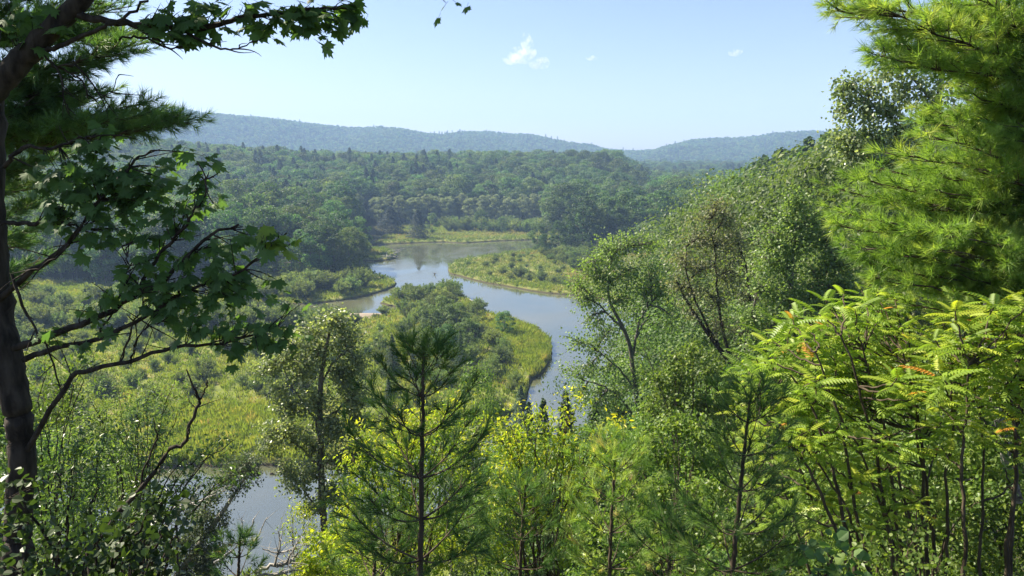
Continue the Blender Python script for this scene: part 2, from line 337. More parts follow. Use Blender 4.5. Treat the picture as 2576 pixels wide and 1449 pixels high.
# ------------------------------------------------------------------ leaf and needle templates (y = towards the tip, z = upper side)
def T_(v, t): return np.array(v, float), np.array(t, int)
DIAMOND = T_([(0,0,0),(.36,.45,.10),(0,1,-.05),(-.36,.45,.10)], [(0,1,2),(0,2,3)])
ROUND = T_([(0,0,0),(.38,.22,.07),(.40,.62,.06),(0,1,-.06),(-.40,.62,.06),(-.38,.22,.07)], [(0,1,2),(0,2,3),(0,3,4),(0,4,5)])
LANCE = T_([(0,0,0),(.20,.35,.06),(.15,.7,.02),(0,1,-.10),(-.15,.7,.02),(-.20,.35,.06)], [(0,1,2),(0,2,3),(0,3,4),(0,4,5)])
def maple_tpl():
    pts = [(0,0),(.10,.02),(.38,-.10),(.34,.08),(.56,.22),(.42,.26),(.66,.58),(.46,.52),(.40,.64),(.20,.50),(.24,.78),(.10,.76),(0,1.06)]
    pts = pts+[(-a, b) for a, b in pts[::-1][1:-1]]
    V = [(0,.25,.05)]+[(a, b, -.16*(abs(a)**1.5)-.08*max(b-.4, 0)) for a, b in pts]
    n = len(pts); return T_(V, [(0, 1+i, 1+(i+1) % n) for i in range(n)])
MAPLE = maple_tpl()
def sumac_tpl(pairs=9, L=1.0, droop=.35, wid=.055, ll=.22):
    V = []; T = []
    def leaf(o, d, up, l, w):
        o = np.array(o); d = norm(np.array(d, float)); x = norm(np.cross(d, up)); k = len(V)
        V.extend([o, o+d*l*.4+x*w, o+d*l+np.array([0,0,-.25*l]), o+d*l*.4-x*w]); T.extend([(k,k+1,k+2),(k,k+2,k+3)])
    pos = lambda t: np.array([0, L*t, -droop*t*t+.10*t])
    for i in range(pairs):
        t = .16+.80*i/(pairs-1); l = ll*(1-.45*abs(t-.5)*1.2)
        for s in (-1, 1): leaf(pos(t), (s, .45, -.35), (0, 0, 1), l, wid*.62)
    leaf(pos(1), (0, 1, -.6), (0, 0, 1), ll*.8, wid*.6)
    k = len(V)
    for t in np.linspace(0, 1, 5): V.extend([pos(t)+(.006,0,0), pos(t)-(.006,0,0)])
    for i in range(4): j = k+2*i; T.extend([(j,j+1,j+3),(j,j+3,j+2)])
    return T_(V, T)
SUMAC = sumac_tpl(9, 1.0, .38, .085, .25); FERN = sumac_tpl(14, 1, .5, .035, .20)
def needle_tpl(n, seed, ang=(28, 62), ln=(.55, .8), w=.012, start=(0, 1)):
    r = RS(seed); V = []; T = []
    for i in range(n):
        t = start[0]+(start[1]-start[0])*(i+.5)/n; a = r.rand()*6.283; e = math.radians(ang[0]+(ang[1]-ang[0])*r.rand()*(1.15-t*.5)); l = ln[0]+(ln[1]-ln[0])*r.rand()
        d = np.array([math.sin(e)*math.cos(a), math.cos(e), math.sin(e)*math.sin(a)]); o = np.array([0, t, 0])
        s = norm(np.cross(d, r.randn(3)))*w; k = len(V)
        V.extend([o+s, o-s, o+d*l-np.array([0, 0, .06*l])]); T.append((k, k+1, k+2))
    return T_(V, T)
TUFT_NEAR = [needle_tpl(36, i, (14, 48), (.9, 1.25), .019, (.35, 1)) for i in range(4)]
TUFT = [needle_tpl(30, 10+i, (18, 60), (.85, 1.2), .026, (.35, 1)) for i in range(4)]
TUFT_FAR = [needle_tpl(16, 20+i, (20, 65), (.8, 1.05), .032) for i in range(3)]

def bez(a, c, b, K):
    t = np.linspace(0, 1, K)[:, None]
    a, b, c = (np.asarray(q)[..., None, :] for q in (a, b, c))
    return (1-t)**2*a+2*t*(1-t)*c+t*t*b
def smooth_path(pts, n):                                   # Catmull-Rom through the given points (3D + radius)
    P = np.asarray(pts, float); P = np.vstack([2*P[0]-P[1], P, 2*P[-1]-P[-2]]); out = []
    m = len(P)-3
    for q in np.linspace(0, m, n):
        i = min(int(q), m-1); t = q-i; p0, p1, p2, p3 = P[i:i+4]
        out.append(.5*((2*p1)+(-p0+p2)*t+(2*p0-5*p1+4*p2-p3)*t*t+(-p0+3*p1-3*p2+p3)*t**3))
    return np.array(out)
def pix_path(pts):                                         # [(px,py,Y,rpx)] -> x,y,z,r
    out = []
    for px, py, Y, r in pts:
        p = at(px, py, Y); out.append([*p, r*Y/F])
    return np.array(out)
def wiggle(P, amp, seed):
    r = RS(seed); n = r.randn(*P[..., :3].shape)
    k = P.shape[-2]; w = np.ones(k); w[0] = 0
    P = P.copy(); P[..., :3] += n*amp*w[:, None]; return P

def leaf_dirs(r, n, base, up=.5, down=.25, rand=.8):
    Y = norm(base*.6+r.randn(n, 3)*rand*.6+np.array([0, 0, -down]))
    Z = r.randn(n, 3)*rand*.55+np.array([0, 0, up])+1e-3
    return Y, norm(Z)
def blob_foliage(gl, gw, r, src, c, rad, n_twig, n_leaf, tpl, lsize, sub=7, wr=.006, tip_pale=0, clump=.33, leafspread=.6, up=.5, down=.25, shell=2.2):
    """twigs from limb points src (k,3) out into the ellipsoid blob c/rad, and leaves along them"""
    c = np.asarray(c); rad = np.asarray(rad)
    d = norm(r.randn(sub, 3)); sc_ = c+d*rad*(r.rand(sub, 1)**(1/shell))*.85
    e = sc_[r.randint(sub, size=n_twig)]+r.randn(n_twig, 3)*rad*clump
    s = src[r.randint(len(src), size=n_twig)]
    s = s+(e-s)*0
    mid = s+(e-s)*.5+r.randn(n_twig, 3)*np.linalg.norm(e-s, axis=1, keepdims=True)*.10+np.array([0, 0, 1])*np.linalg.norm(e-s, axis=1, keepdims=True)*.08
    P = bez(s, mid, e, 5)
    L = np.linalg.norm(e-s, axis=1)
    gw.tubes(P, np.linspace(1, .25, 5)[None]*(wr*(.5+L[:, None]/max(L.mean(), 1e-3)*.5)), 3)
    N = n_twig*n_leaf
    t = np.clip(1-leafspread*r.rand(n_twig, n_leaf)**1.3, 0, 1)
    a, b, m_ = s[:, None], e[:, None], mid[:, None]; tt = t[..., None]
    pos = (1-tt)**2*a+2*tt*(1-tt)*m_+tt*tt*b+r.randn(n_twig, n_leaf, 3)*lsize*1.5
    base = np.repeat(norm(e-mid), n_leaf, 0)
    Y, Z = leaf_dirs(r, N, base, up, down)
    rnd = np.clip(np.repeat(r.rand(n_twig)*.6, n_leaf)+r.rand(N)*.4+tip_pale*(pos.reshape(-1, 3)[:, 2]-c[2])/rad[2]*.25, 0, 1)  # upper leaves of a blob get a lighter colour, as if sunlit
    gl.place(tpl, pos.reshape(-1, 3), Y, Z, lsize*(.65+.6*r.rand(N)), rnd)

def near_tree(name, label, cat, seed, trunk, limbs, blobs, tpl, lsize, mats, dens=1.0, n_leaf=14, sides=10, group=None, parts=('trunk', 'branches', 'foliage'), wr=.006, **kw):
    """trunk, limbs: pixel paths with distance; blobs: (px,py,Y,rx,ry,limb index or -1,depth factor)"""
    r = RS(seed); gt, gb, gl = Geo(), Geo(), Geo()
    tp = smooth_path(pix_path(trunk), 26); o = tp[0, :3].copy()
    gt.tubes(wiggle(tp, tp[:, 3].mean()*.10, seed)[:, :3], tp[:, 3], sides)
    lp = []
    for L in limbs:
        q = smooth_path(pix_path(L), 18); q = wiggle(q, q[:, 3].mean()*.5+.004, seed+len(lp)); lp.append(q); gb.tubes(q[:, :3], q[:, 3], 6)
    every = np.concatenate([tp[8:, :3]]+[q[4:, :3] for q in lp]) if lp else tp[8:, :3]
    for bl in blobs:
        px, py, Y, rx, ry = bl[:5]; li = bl[5] if len(bl) > 5 else -1; dz = bl[6] if len(bl) > 6 else 1.0
        c = at(px, py, Y); rad = np.array([rx*Y/F, rx*Y/F*dz, ry*Y/F])*1.22
        pool = lp[li][6:, :3] if li >= 0 else every
        k = np.argsort(np.linalg.norm((pool-c)*np.array([1, 1, 1.0])+np.array([0, 0, .25])*np.linalg.norm(rad), axis=1))[:3]
        st = pool[k]
        # one feeder limb into the blob
        s0 = st[0]; e0 = c+r.randn(3)*rad*.2; md = (s0+e0)/2+np.array([0, 0, .15])*np.linalg.norm(e0-s0)
        Pf = bez(s0, md, e0, 8); Pf = Pf+r.randn(*Pf.shape)*np.linalg.norm(rad)*.02; Pf[0] = s0
        gb.tubes(Pf, np.linspace(wr*2.4, wr*.9, 8), 5)
        area = (rad[0]*rad[2]); nt_ = max(9, int(dens*area/(lsize*lsize)*17.0/n_leaf))
        blob_foliage(gl, gb, r, Pf[2:], c, rad, nt_, n_leaf, tpl, lsize, wr=wr*.55, **kw)
    t = thing(name, o, label, cat, group)
    from_geo(parts[0], gt, M[mats[0]], t, True, o); from_geo(parts[1], gb, M[mats[1]], t, True, o); from_geo(parts[2], gl, M[mats[2]], t, False, o)
    return t

ORD = 'first second third fourth fifth sixth seventh eighth ninth tenth eleventh twelfth thirteenth fourteenth fifteenth sixteenth seventeenth eighteenth nineteenth twentieth'.split()
REL = {}
def remember(o, key): REL.setdefault(key, []).append(o)
def relabel():                                             # each repeat gets its own label: row by distance, place in the row from the left
    for (kind, words, per), L in REL.items():
        L.sort(key=lambda o: math.hypot(o.location[0], o.location[1])); rows = [L[i:i+per] for i in range(0, len(L), per)]
        hs = sorted(o.scale[2] for o in L); mid = hs[len(hs)//2]
        for a, row in enumerate(rows):
            row.sort(key=lambda o: o.location[0]/o.location[1])
            for b, o in enumerate(row):
                rw = 'front' if a == 0 else (ORD[a] if a < len(ORD) else 'back')
                o['label'] = '%s %s, %s from left, %s row %s' % ('taller' if o.scale[2] > mid else 'shorter', kind, ORD[b], rw, words)
# ------------------------------------------------------------------ far and middle-distance trees: prototypes
def crown_round(r, H, W, n_cl, n_q, qs, z0=.22, nj=.9):
    g = Geo(); w = Geo()
    cl = []
    for i in range(n_cl):
        t = r.rand()**.8; z = z0+(.97-z0)*t
        u = (z-z0)/(1-z0); prof = math.sin(math.pi*min(max(u, .02), 1)**.75)**.6 if u < 1 else 0
        a = r.rand()*6.283; rr = W/2*prof*(.45+.55*r.rand()**.5)*(1+.22*math.sin(a*2+i % 3))
        cl.append((rr*math.cos(a), rr*math.sin(a), H*z))
    cl = np.array(cl); cr = W*(.065+.15*r.rand(n_cl)**1.6)*1.05
    for c, q in zip(cl, cr):
        d = norm(r.randn(n_q, 3)+np.array([c[0], c[1], (c[2]-H*.5)*.5+W*.25])/W*1.6)
        rad = q*(.55+.55*r.rand(n_q)); p = c+d*rad[:, None]*np.array([1.15, 1.15, .75])
        Y = norm(np.cross(d, r.randn(n_q, 3))); Z = norm(d+r.randn(n_q, 3)*nj)
        g.place(DIAMOND, p-Y*qs*.5, Y, Z, qs*(.6+.8*r.rand(n_q)), np.clip(r.rand()*.55+r.rand(n_q)*.45, 0, 1))
    K = 9; tr = np.zeros((K, 3)); tr[:, 2] = np.linspace(-.6, H*.86, K); tr[1:, :2] += r.randn(K-1, 2)*W*.012
    R0 = H*.013+.02; w.tubes(tr, np.linspace(R0, R0*.2, K), 6)
    k = r.choice(n_cl, min(n_cl, 16), False)
    for i in k:
        s = tr[min(K-2, 2+int((cl[i, 2]/H)*K*.55))]; w.tubes(bez(s, (s+cl[i])/2-np.array([0, 0, .05*H]), cl[i], 5), np.linspace(R0*.38, R0*.08, 5), 4)
    return g, w
def crown_cone(r, H, W, n, qs, droop=.25, z0=.06, gap=.0, power=.85):
    g = Geo(); w = Geo(); tiers = max(6, int(H/.9))
    pos = []; out = []
    for i in range(n):
        u = r.rand()**1.25; k = math.floor(u*tiers)/tiers
        z = z0+(1-z0)*(u if r.rand() > .6 else k+.02)
        a = r.rand()*6.283; ar = W/2*max(0, 1-(z-z0)/(1-z0))**power*(1+.25*math.sin(a*3+k*40)+.15*math.sin(a*7+k*17)); q = r.rand()**.45
        pos.append((ar*q*math.cos(a), ar*q*math.sin(a), H*z-droop*ar*q)); out.append((math.cos(a), math.sin(a), .5))
    pos = np.array(pos); out = norm(np.array(out))
    Y = norm(out*np.array([1, 1, -.5])+r.randn(n, 3)*.35); Z = norm(out*.5+np.array([0, 0, .8])+r.randn(n, 3)*.4)
    g.place(DIAMOND, pos-Y*qs*.3, Y, Z, qs*(.6+.8*r.rand(n)), np.clip(r.rand(n), 0, 1))
    w.tubes(np.array([(0, 0, -.6), (0, 0, H*.5), (0, 0, H*.98)]), np.array([H*.014+.02, H*.008, .01]), 6)
    return g, w
def crown_stems(r, H, W, n_st, n_l, qs):                    # many-stemmed bush: leaves along fanning stems
    g = Geo(); w = Geo()
    a = r.rand(n_st)*6.283; q = r.rand(n_st)**.6; L = H*(.65+.5*r.rand(n_st)); s = r.randn(n_st, 3)*np.array([.12, .12, 0])*W*.5
    e = np.stack([np.cos(a)*q*W*.5, np.sin(a)*q*W*.5, L*(1-.35*q*q)], -1); md = (s+e)/2+np.array([0, 0, .15])*L[:, None]
    w.tubes(bez(s, md, e, 5), np.linspace(.03, .008, 5)[None]*np.ones((n_st, 1))*H/2.6, 3)
    t = 1-.9*r.rand(n_st, n_l, 1)**1.2; p = (1-t)**2*s[:, None]+2*t*(1-t)*md[:, None]+t*t*e[:, None]+r.randn(n_st, n_l, 3)*(.05+.11*t*(1.15-t))*H*.55
    N = n_st*n_l; Y, Z = leaf_dirs(r, N, np.repeat(norm(e-md), n_l, 0), .5, .0)
    g.place(DIAMOND, p.reshape(-1, 3), Y, Z, qs*(.6+.8*r.rand(N)), np.clip(np.repeat(r.rand(n_st)*.5, n_l)+.5*r.rand(N), 0, 1))
    return g, w
PROTO = {}
def proto(key, g, w, lm, bm):
    V, T, A = g.arrays(); c = make_mesh('crown', V, T, A, M[lm]); V, T, A = w.arrays(); t = make_mesh('trunk', V, T, A, M[bm], True)
    PROTO.setdefault(key, []).append((c, t))
R = RS(7)
for i in range(6): proto('broad', *crown_round(R, 20, 12.5+R.rand()*3, 52, 120, .62, z0=.12+.1*R.rand()), 'far', 'bark_grey')
for i in range(3): proto('poplar', *crown_round(R, 18, 7.5+R.rand()*2, 50, 110, .48, z0=.04), 'poplar', 'bark_grey')
for i in range(3): proto('pine', *crown_cone(R, 22, 8+R.rand()*2, 3600, .62, .15, .25, power=.7), 'pine_far', 'bark_brown')
for i in range(2): proto('cedar', *crown_cone(R, 18, 15, 13000, .48, .1, .01, power=.72), 'cedar_far', 'bark_brown')
for i in range(6): proto('shrub', *crown_stems(R, 2.6, 3.4+R.rand(), 46, 95, .17), 'shrub', 'bark_brown')
for i in range(3): proto('small', *crown_round(R, 8, 5.2, 48, 110, .27, z0=.10), 'far', 'bark_grey')
for i in range(3): proto('slope', *crown_round(R, 10, 6.0, 80, 170, .16, z0=.10), 'green', 'bark_grey')
for i in range(4): proto('hill', *crown_round(R, 18, 10.0+R.rand()*2, 120, 260, .19, z0=.08), 'hill', 'bark_grey')
for i in range(2): proto('hemlock', *crown_cone(R, 10, 5.0, 9000, .20, .35, .02, power=.9), 'pine_far', 'bark_brown')
def far_tree(kind, x, y, h, H0, rz, name, label, cat, group=None, wide=1.0, i=0, z=None, parts=True):
    c, t = PROTO[kind][i % len(PROTO[kind])]; s = h/H0
    o = thing(name, (x, y, gz(x, y) if z is None else z), label, cat, group, rz, (s*wide, s*wide, s))
    link('crown', c, o); link('trunk', t, o); return o

# stuff masses: points that carry prototype trees through geometry nodes
def scatter(name, pts, scl, rot, kinds, pick, label, matkind=None):
    protos = bpy.data.collections.new(name+'_kinds'); k = 0
    for kd, i in kinds:
        c, t = PROTO[kd][i]; o = bpy.data.objects.new('%s_%02d' % (name, k), c); protos.objects.link(o); k += 1
    me = bpy.data.meshes.new(name); me.vertices.add(len(pts)); me.vertices.foreach_set('co', np.asarray(pts, np.float32).ravel())
    for nm, a, ty in (('sc', scl, 'FLOAT'), ('rz', rot, 'FLOAT'), ('pi', pick, 'INT')):
        q = me.attributes.new(nm, ty, 'POINT'); q.data.foreach_set('value', np.asarray(a, np.int32 if ty == 'INT' else np.float32))
    o = link(name, me, kind='stuff', label=label)
    ng = bpy.data.node_groups.new(name, 'GeometryNodeTree'); ng.interface.new_socket('Geometry', in_out='INPUT', socket_type='NodeSocketGeometry'); ng.interface.new_socket('Geometry', in_out='OUTPUT', socket_type='NodeSocketGeometry')
    n = ng.nodes; l = ng.links; gi = n.new('NodeGroupInput'); go = n.new('NodeGroupOutput')
    ci = n.new('GeometryNodeCollectionInfo'); ci.inputs['Collection'].default_value = protos; ci.inputs['Separate Children'].default_value = True; ci.inputs['Reset Children'].default_value = True
    ip = n.new('GeometryNodeInstanceOnPoints'); ip.inputs['Pick Instance'].default_value = True
    def na_(nm, ty):
        q = n.new('GeometryNodeInputNamedAttribute'); q.data_type = ty; q.inputs['Name'].default_value = nm; return q.outputs['Attribute']
    cx = n.new('ShaderNodeCombineXYZ'); l.new(na_('rz', 'FLOAT'), cx.inputs['Z'])
    m2p = n.new('GeometryNodeMeshToPoints'); l.new(gi.outputs[0], m2p.inputs[0]); l.new(m2p.outputs[0], ip.inputs['Points'])
    l.new(ci.outputs[0], ip.inputs['Instance']); l.new(na_('pi', 'INT'), ip.inputs['Instance Index']); l.new(cx.outputs[0], ip.inputs['Rotation']); l.new(na_('sc', 'FLOAT'), ip.inputs['Scale'])
    l.new(ip.outputs[0], go.inputs[0])
    md = o.modifiers.new('scatter', 'NODES'); md.node_group = ng
    return o

# ------------------------------------------------------------------ woodland beyond the river
R = RS(101)
def polar_points(r0, r1, k, a0=-.74, a1=.74, mn=5):        # spacing grows with distance
    out = []; r = r0
    while r < r1:
        sp_ = max(mn, k*r); n = int((a1-a0)*r/sp_)
        a = np.linspace(a0, a1, n)+R.randn(n)*.30*sp_/r; rr = r+R.randn(n)*.3*sp_
        out.append(np.stack([rr*np.sin(a), rr*np.cos(a)], -1)); r += sp_*.87
    return np.concatenate(out)
P = polar_points(232, 1500, .0092, mn=6.8)
x, y = P[:, 0], P[:, 1]; r_ = np.hypot(x, y); s_ = foot_s(x, y); az_ = np.arctan2(x, y)
px0, py0 = proj(np.stack([x, y, np.full(len(x), 1.0)], -1))
left_wood = (x < -62) & (y > 238+10*np.sin(x/15)) & (px0 < 872-.15*(py0-600)) & ((py0 < 722-.06*(500-px0)*(px0 < 500)) | (px0 < 450))
centre = (y > 445) & (s_ < 2) & ((px0 < 700) | (py0 < 574-6*np.sin(px0/70)))
right_low = (y > 318) & (s_ < 2) & (px0 > 1420-30*np.clip((y-340)/80, 0, 1)) & (y > 300) & (py0 < 632)
right_hill = (s_ >= 2) & (x > 50) & (y > 120)
sdv = poly_sd(P, RIVW); keep = (left_wood | centre | right_low | right_hill) & (sdv < -3)
P = P[keep]; x, y = P[:, 0], P[:, 1]; r_ = np.hypot(x, y); z = height(x, y); rh = right_hill[keep]
P2 = polar_points(75, 232, .03, .20, .72, mn=5.5); s2 = foot_s(P2[:, 0], P2[:, 1]); P2 = P2[(s2 > 3) & (P2[:, 0] > 26) & (P2[:, 1] > 70)]
x = np.append(x, P2[:, 0]); y = np.append(y, P2[:, 1]); z = height(x, y); r_ = np.hypot(x, y); rh = np.append(rh, np.ones(len(P2), bool))
h = 14.5+11*R.rand(len(x))**1.1; h = np.where((r_ < 330) & (x < 0), h*(1.0-.2*sstep(-95, -62, x)), h); h = np.where(rh & (r_ < 300), 14+5*R.rand(len(x)), h)
conf = vnoise(x/55, y/55, 77) > .86; conf |= R.rand(len(x)) < .03; conf |= (r_ > 520) & (r_ < 800) & (x < -60) & (R.rand(len(x)) < .12)
pale = (y > 440) & (y < 500) & (x > -95) & (x < 50)         # the grey-green poplar rows behind the meadow
order = np.argsort(r_)
tx, ty = proj(np.stack([x, y, z+h], -1))
inview = (tx > -60) & (tx < 2090) & ((tx < 1430) | (ty < 600)) & ((tx < 1950) | (ty < 500)) & (r_ < 1400)
sel = [i for i in order if inview[i] and not conf[i] and not pale[i]][:300]
selp = [i for i in order if inview[i] and conf[i] and not pale[i]][:110]
selq = [i for i in order if inview[i] and pale[i]][:60]
ind = set(sel) | set(selp) | set(selq)
def spot(i):                                               # where in its wood a tree stands
    q = tx[i]; z_ = zone(i)
    if z_ == 'left':
        a = 'at the river end' if q > 760 else 'in the middle' if q > 430 else 'at the left end'
        return ('front row tree ' if r_[i] < 262 else 'second row tree ' if r_[i] < 285 else 'back row tree ')+a+' of the dark wood left of the bend'
    if z_ == 'bank': return 'tree '+('beside the far water' if q < 1520 else 'further right')+' in the wood behind the grassy spit'
    if z_ == 'right': return 'tree '+('near the skyline' if ty[i] < 430 else 'low')+' on the wooded hillside right of the valley'
    return 'tree '+('left of' if q < 900 else 'behind' if q < 1420 else 'right of')+' the far meadow in the wood beyond the river'
def zone(i):
    if rh[i]: return 'right'
    if x[i] < -50 and y[i] < 470: return 'left'
    if x[i] > 15 and y[i] < 460: return 'bank'
    return 'far'
ZL = {'right': ('leafy tree in the hillside wood down the right side of the valley', 'leafy trees on the right hillside'),
      'left': ('dark leafy tree in the tall wood left of the river bend', 'leafy trees of the left wood'),
      'bank': ('leafy tree in the wood behind the grassy river spit', 'leafy trees behind the grassy spit'),
      'far': ('leafy tree in the wood beyond the far river meadow', 'leafy trees beyond the far meadow')}
for n_, i in enumerate(sel):
    lb, gp = ZL[zone(i)]
    o = far_tree('broad', x[i], y[i], h[i], 20, R.rand()*6.28, 'broadleaf_tree', 'leafy '+spot(i), 'tree', gp, .9+.25*R.rand(), n_, z[i])
    remember(o, ('leafy tree', {'right': 'on the right hillside', 'left': 'of the left wood', 'bank': 'behind the grassy spit', 'far': 'beyond the far meadow'}[zone(i)], 14))
for n_, i in enumerate(selp):
    zn = {'right': 'down the right hillside', 'left': 'in the wood left of the river bend', 'bank': 'in the wood behind the grassy spit', 'far': 'in the wood beyond the far meadow'}[zone(i)]
    o = far_tree('pine', x[i], y[i], h[i]*1.08, 22, R.rand()*6.28, 'pine_tree', 'pointed pine, '+spot(i).replace('tree ', '').replace('of the dark wood', 'of the wood'), 'pine tree', 'pines '+zn, .9+.2*R.rand(), n_, z[i])
    remember(o, ('pointed dark pine', {'right': 'on the right hillside', 'left': 'of the left wood', 'bank': 'behind the grassy spit', 'far': 'beyond the far meadow'}[zone(i)], 12))
for n_, i in enumerate(selq):
    o = far_tree('poplar', x[i], y[i], 15+3.5*R.rand(), 18, R.rand()*6.28, 'poplar_tree', 'slim grey-green poplar in the row behind the far river meadow', 'poplar', 'grey-green poplars behind the far meadow', 1.1, n_, z[i])
    remember(o, ('grey-green poplar', 'behind the far meadow', 14))
rest = np.array([i for i in range(len(x)) if i not in ind])
pick = np.where(conf[rest], 6+R.randint(3, size=len(rest)), R.randint(6, size=len(rest)))
scatter('distant_woodland', np.stack([x, y, z], -1)[rest], h[rest]/20*(.9+.25*R.rand(len(rest))), R.rand(len(rest))*6.28,
        [('broad', i) for i in range(6)]+[('pine', i) for i in range(3)], pick, 'continuous woodland filling the valley up to the hills')
# hill forest
for i in range(3): proto('hillbroad', *crown_round(R, 15, 13.5, 16, 26, 1.9, z0=.1), 'far', 'bark_grey')
proto('hillpine', *crown_cone(R, 22, 8, 260, 1.6, .15, .1), 'pine_far', 'bark_brown')
P = polar_points(1480, 2560, .0042, -.72, .72, mn=7); P3 = polar_points(2600, 3350, .005, -.72, -.2)
P = np.concatenate([P, P3]); x, y = P[:, 0], P[:, 1]; z = height(x, y); n = len(x)
pk = np.where(R.rand(n) < .008+.10*(vnoise(x/160, y/160, 3) > .68), 3, R.randint(3, size=n))
scatter('hill_forest', np.stack([x, y, z-1], -1), .75+.5*R.rand(n), R.rand(n)*6.28, [('hillbroad', 0), ('hillbroad', 1), ('hillbroad', 2), ('hillpine', 0)], pk, 'hazy blue-green forest covering the distant hills')
# lone pines that break the ridge line
for px, py in ((510, 293), (612, 300), (690, 309), (760, 314), (826, 321), (716, 312), (1076, 338), (1200, 332), (1875, 350)):
    azi = math.atan((px-1288)/F/1.015); rr_ = 2130
    rs_ = np.linspace(1900, 2500, 120); hx, hy = rs_*math.sin(azi), rs_*math.cos(azi); hz = height(hx, hy); k = int(np.argmax((hz-40)/rs_))
    hh = max(14, 40+(400-py)/F*rs_[k]-hz[k])
    o = far_tree('pine', hx[k], hy[k], min(hh*1.0, 34), 22, px, 'ridge_pine', 'tiny lone pine standing above the canopy of the distant ridge line', 'pine tree', 'lone pines on the ridge line', 1.1, px, hz[k], True)
    remember(o, ('tiny lone pine', 'on the distant ridge line', 14))

# ------------------------------------------------------------------ flood plain: grass, shrubs, small trees, logs
def tuft_tpl(n, seed, w=.035, spread=.25):
    r = RS(seed); V = []; T = []
    for i in range(n):
        a = r.rand()*6.283; o = np.array([math.cos(a), math.sin(a), 0])*spread*r.rand(); d = np.array([math.cos(a), math.sin(a), 0])*(.15+.45*r.rand())
        hh = .6+.5*r.rand(); x_ = np.array([-math.sin(a+1), math.cos(a+1), 0])*w; k = len(V)
        V += [o-x_, o+x_, o+d*.35*hh+np.array([0, 0, .65*hh])+x_*.7, o+d*hh+np.array([0, 0, hh])]; T += [(k, k+1, k+2), (k, k+2, k+3)]
    return T_(V, T)
TUFTS = [tuft_tpl(9, i) for i in range(5)]
def grass(name, pts, hs, mat, label, rnd=None, wd=1.0):
    g = Geo(); r = RS(len(pts)); k = r.randint(len(TUFTS), size=len(pts)); z = height(pts[:, 0], pts[:, 1])
    rnd = r.rand(len(pts)) if rnd is None else rnd
    for i, (tv, tt) in enumerate(TUFTS):
        m = k == i; n = int(m.sum())
        if not n: continue
        a = r.rand(n)*6.283; c, s = np.cos(a), np.sin(a); o = np.zeros(n)
        Mx = np.stack([np.stack([c, -s, o], -1), np.stack([s, c, o], -1), np.stack([o, o, o+1], -1)], 1)
        V = np.einsum('nij,kj->nki', Mx, tv*np.array([wd, wd, 1]))*hs[m][:, None, None]+np.stack([pts[m, 0], pts[m, 1], z[m]-.05], -1)[:, None]
        g.add(V.reshape(-1, 3), (tt[None]+(np.arange(n)*len(tv))[:, None, None]).reshape(-1, 3), np.repeat(np.clip(rnd[m]+.15*r.randn(n), 0, 1), len(tv)))
    V, T, A = g.arrays(); return link(name, make_mesh(name, V, T, A, M[mat]), kind='stuff', label=label)
R = RS(55)
def rnd_land(n, ylo, yhi, margin=.3):
    y = np.sqrt(ylo**2+(yhi**2-ylo**2)*R.rand(n)); x = (R.rand(n)*2-1)*.72*y; P = np.stack([x, y], -1)
    return P[(poly_sd(P, RIVW) < -margin) & (foot_s(x, y) < 1) & ~((y > 240) & (x < -66))]
def inpoly(px, py, poly):
    return poly_sd(np.stack([px, py], -1), np.array(poly, float)) > 0
P = rnd_land(62000, 62, 235); q = vnoise(P[:, 0]/7, P[:, 1]/7, 41)*.5+vnoise(P[:, 0]/1.7, P[:, 1]/1.7, 43)*.45
grass('flood_plain_grass', P, .55+.55*R.rand(len(P)), 'grass', 'tall yellow-green grass covering the river flats', q, 1.1)
# rank bright stands: the near left meadow, the island point, the bank strips
P = rnd_land(90000, 84, 200, .15); qx, qy = proj(np.stack([P[:, 0], P[:, 1], 0*P[:, 0]], -1))
m = inpoly(qx, qy, [(395,1045),(470,1030),(700,1035),(800,1060),(820,1180),(380,1185)]) | inpoly(qx, qy, [(1220,850),(1262,798),(1349,832),(1395,870),(1395,900),(1360,950),(1335,955),(1290,900)])
grass('bright_sedge', P[m], .9+.7*R.rand(m.sum()), 'grass', 'rank bright green sedge along the water edge', .25+.5*vnoise(P[m, 0]/2, P[m, 1]/2, 3), .8)
P = rnd_land(60000, 232, 455, .2); q = .2+.6*vnoise(P[:, 0]/11, P[:, 1]/11, 47)+.2*vnoise(P[:, 0]/3, P[:, 1]/3, 48)
sdv = poly_sd(P, RIVW); q = np.where(sdv > -7, .05+.1*R.rand(len(P)), q)
grass('far_meadow_grass', P, .7+.6*R.rand(len(P)), 'drygrass', 'yellow and rust tinged grass on the far river meadows', q, 1.5)

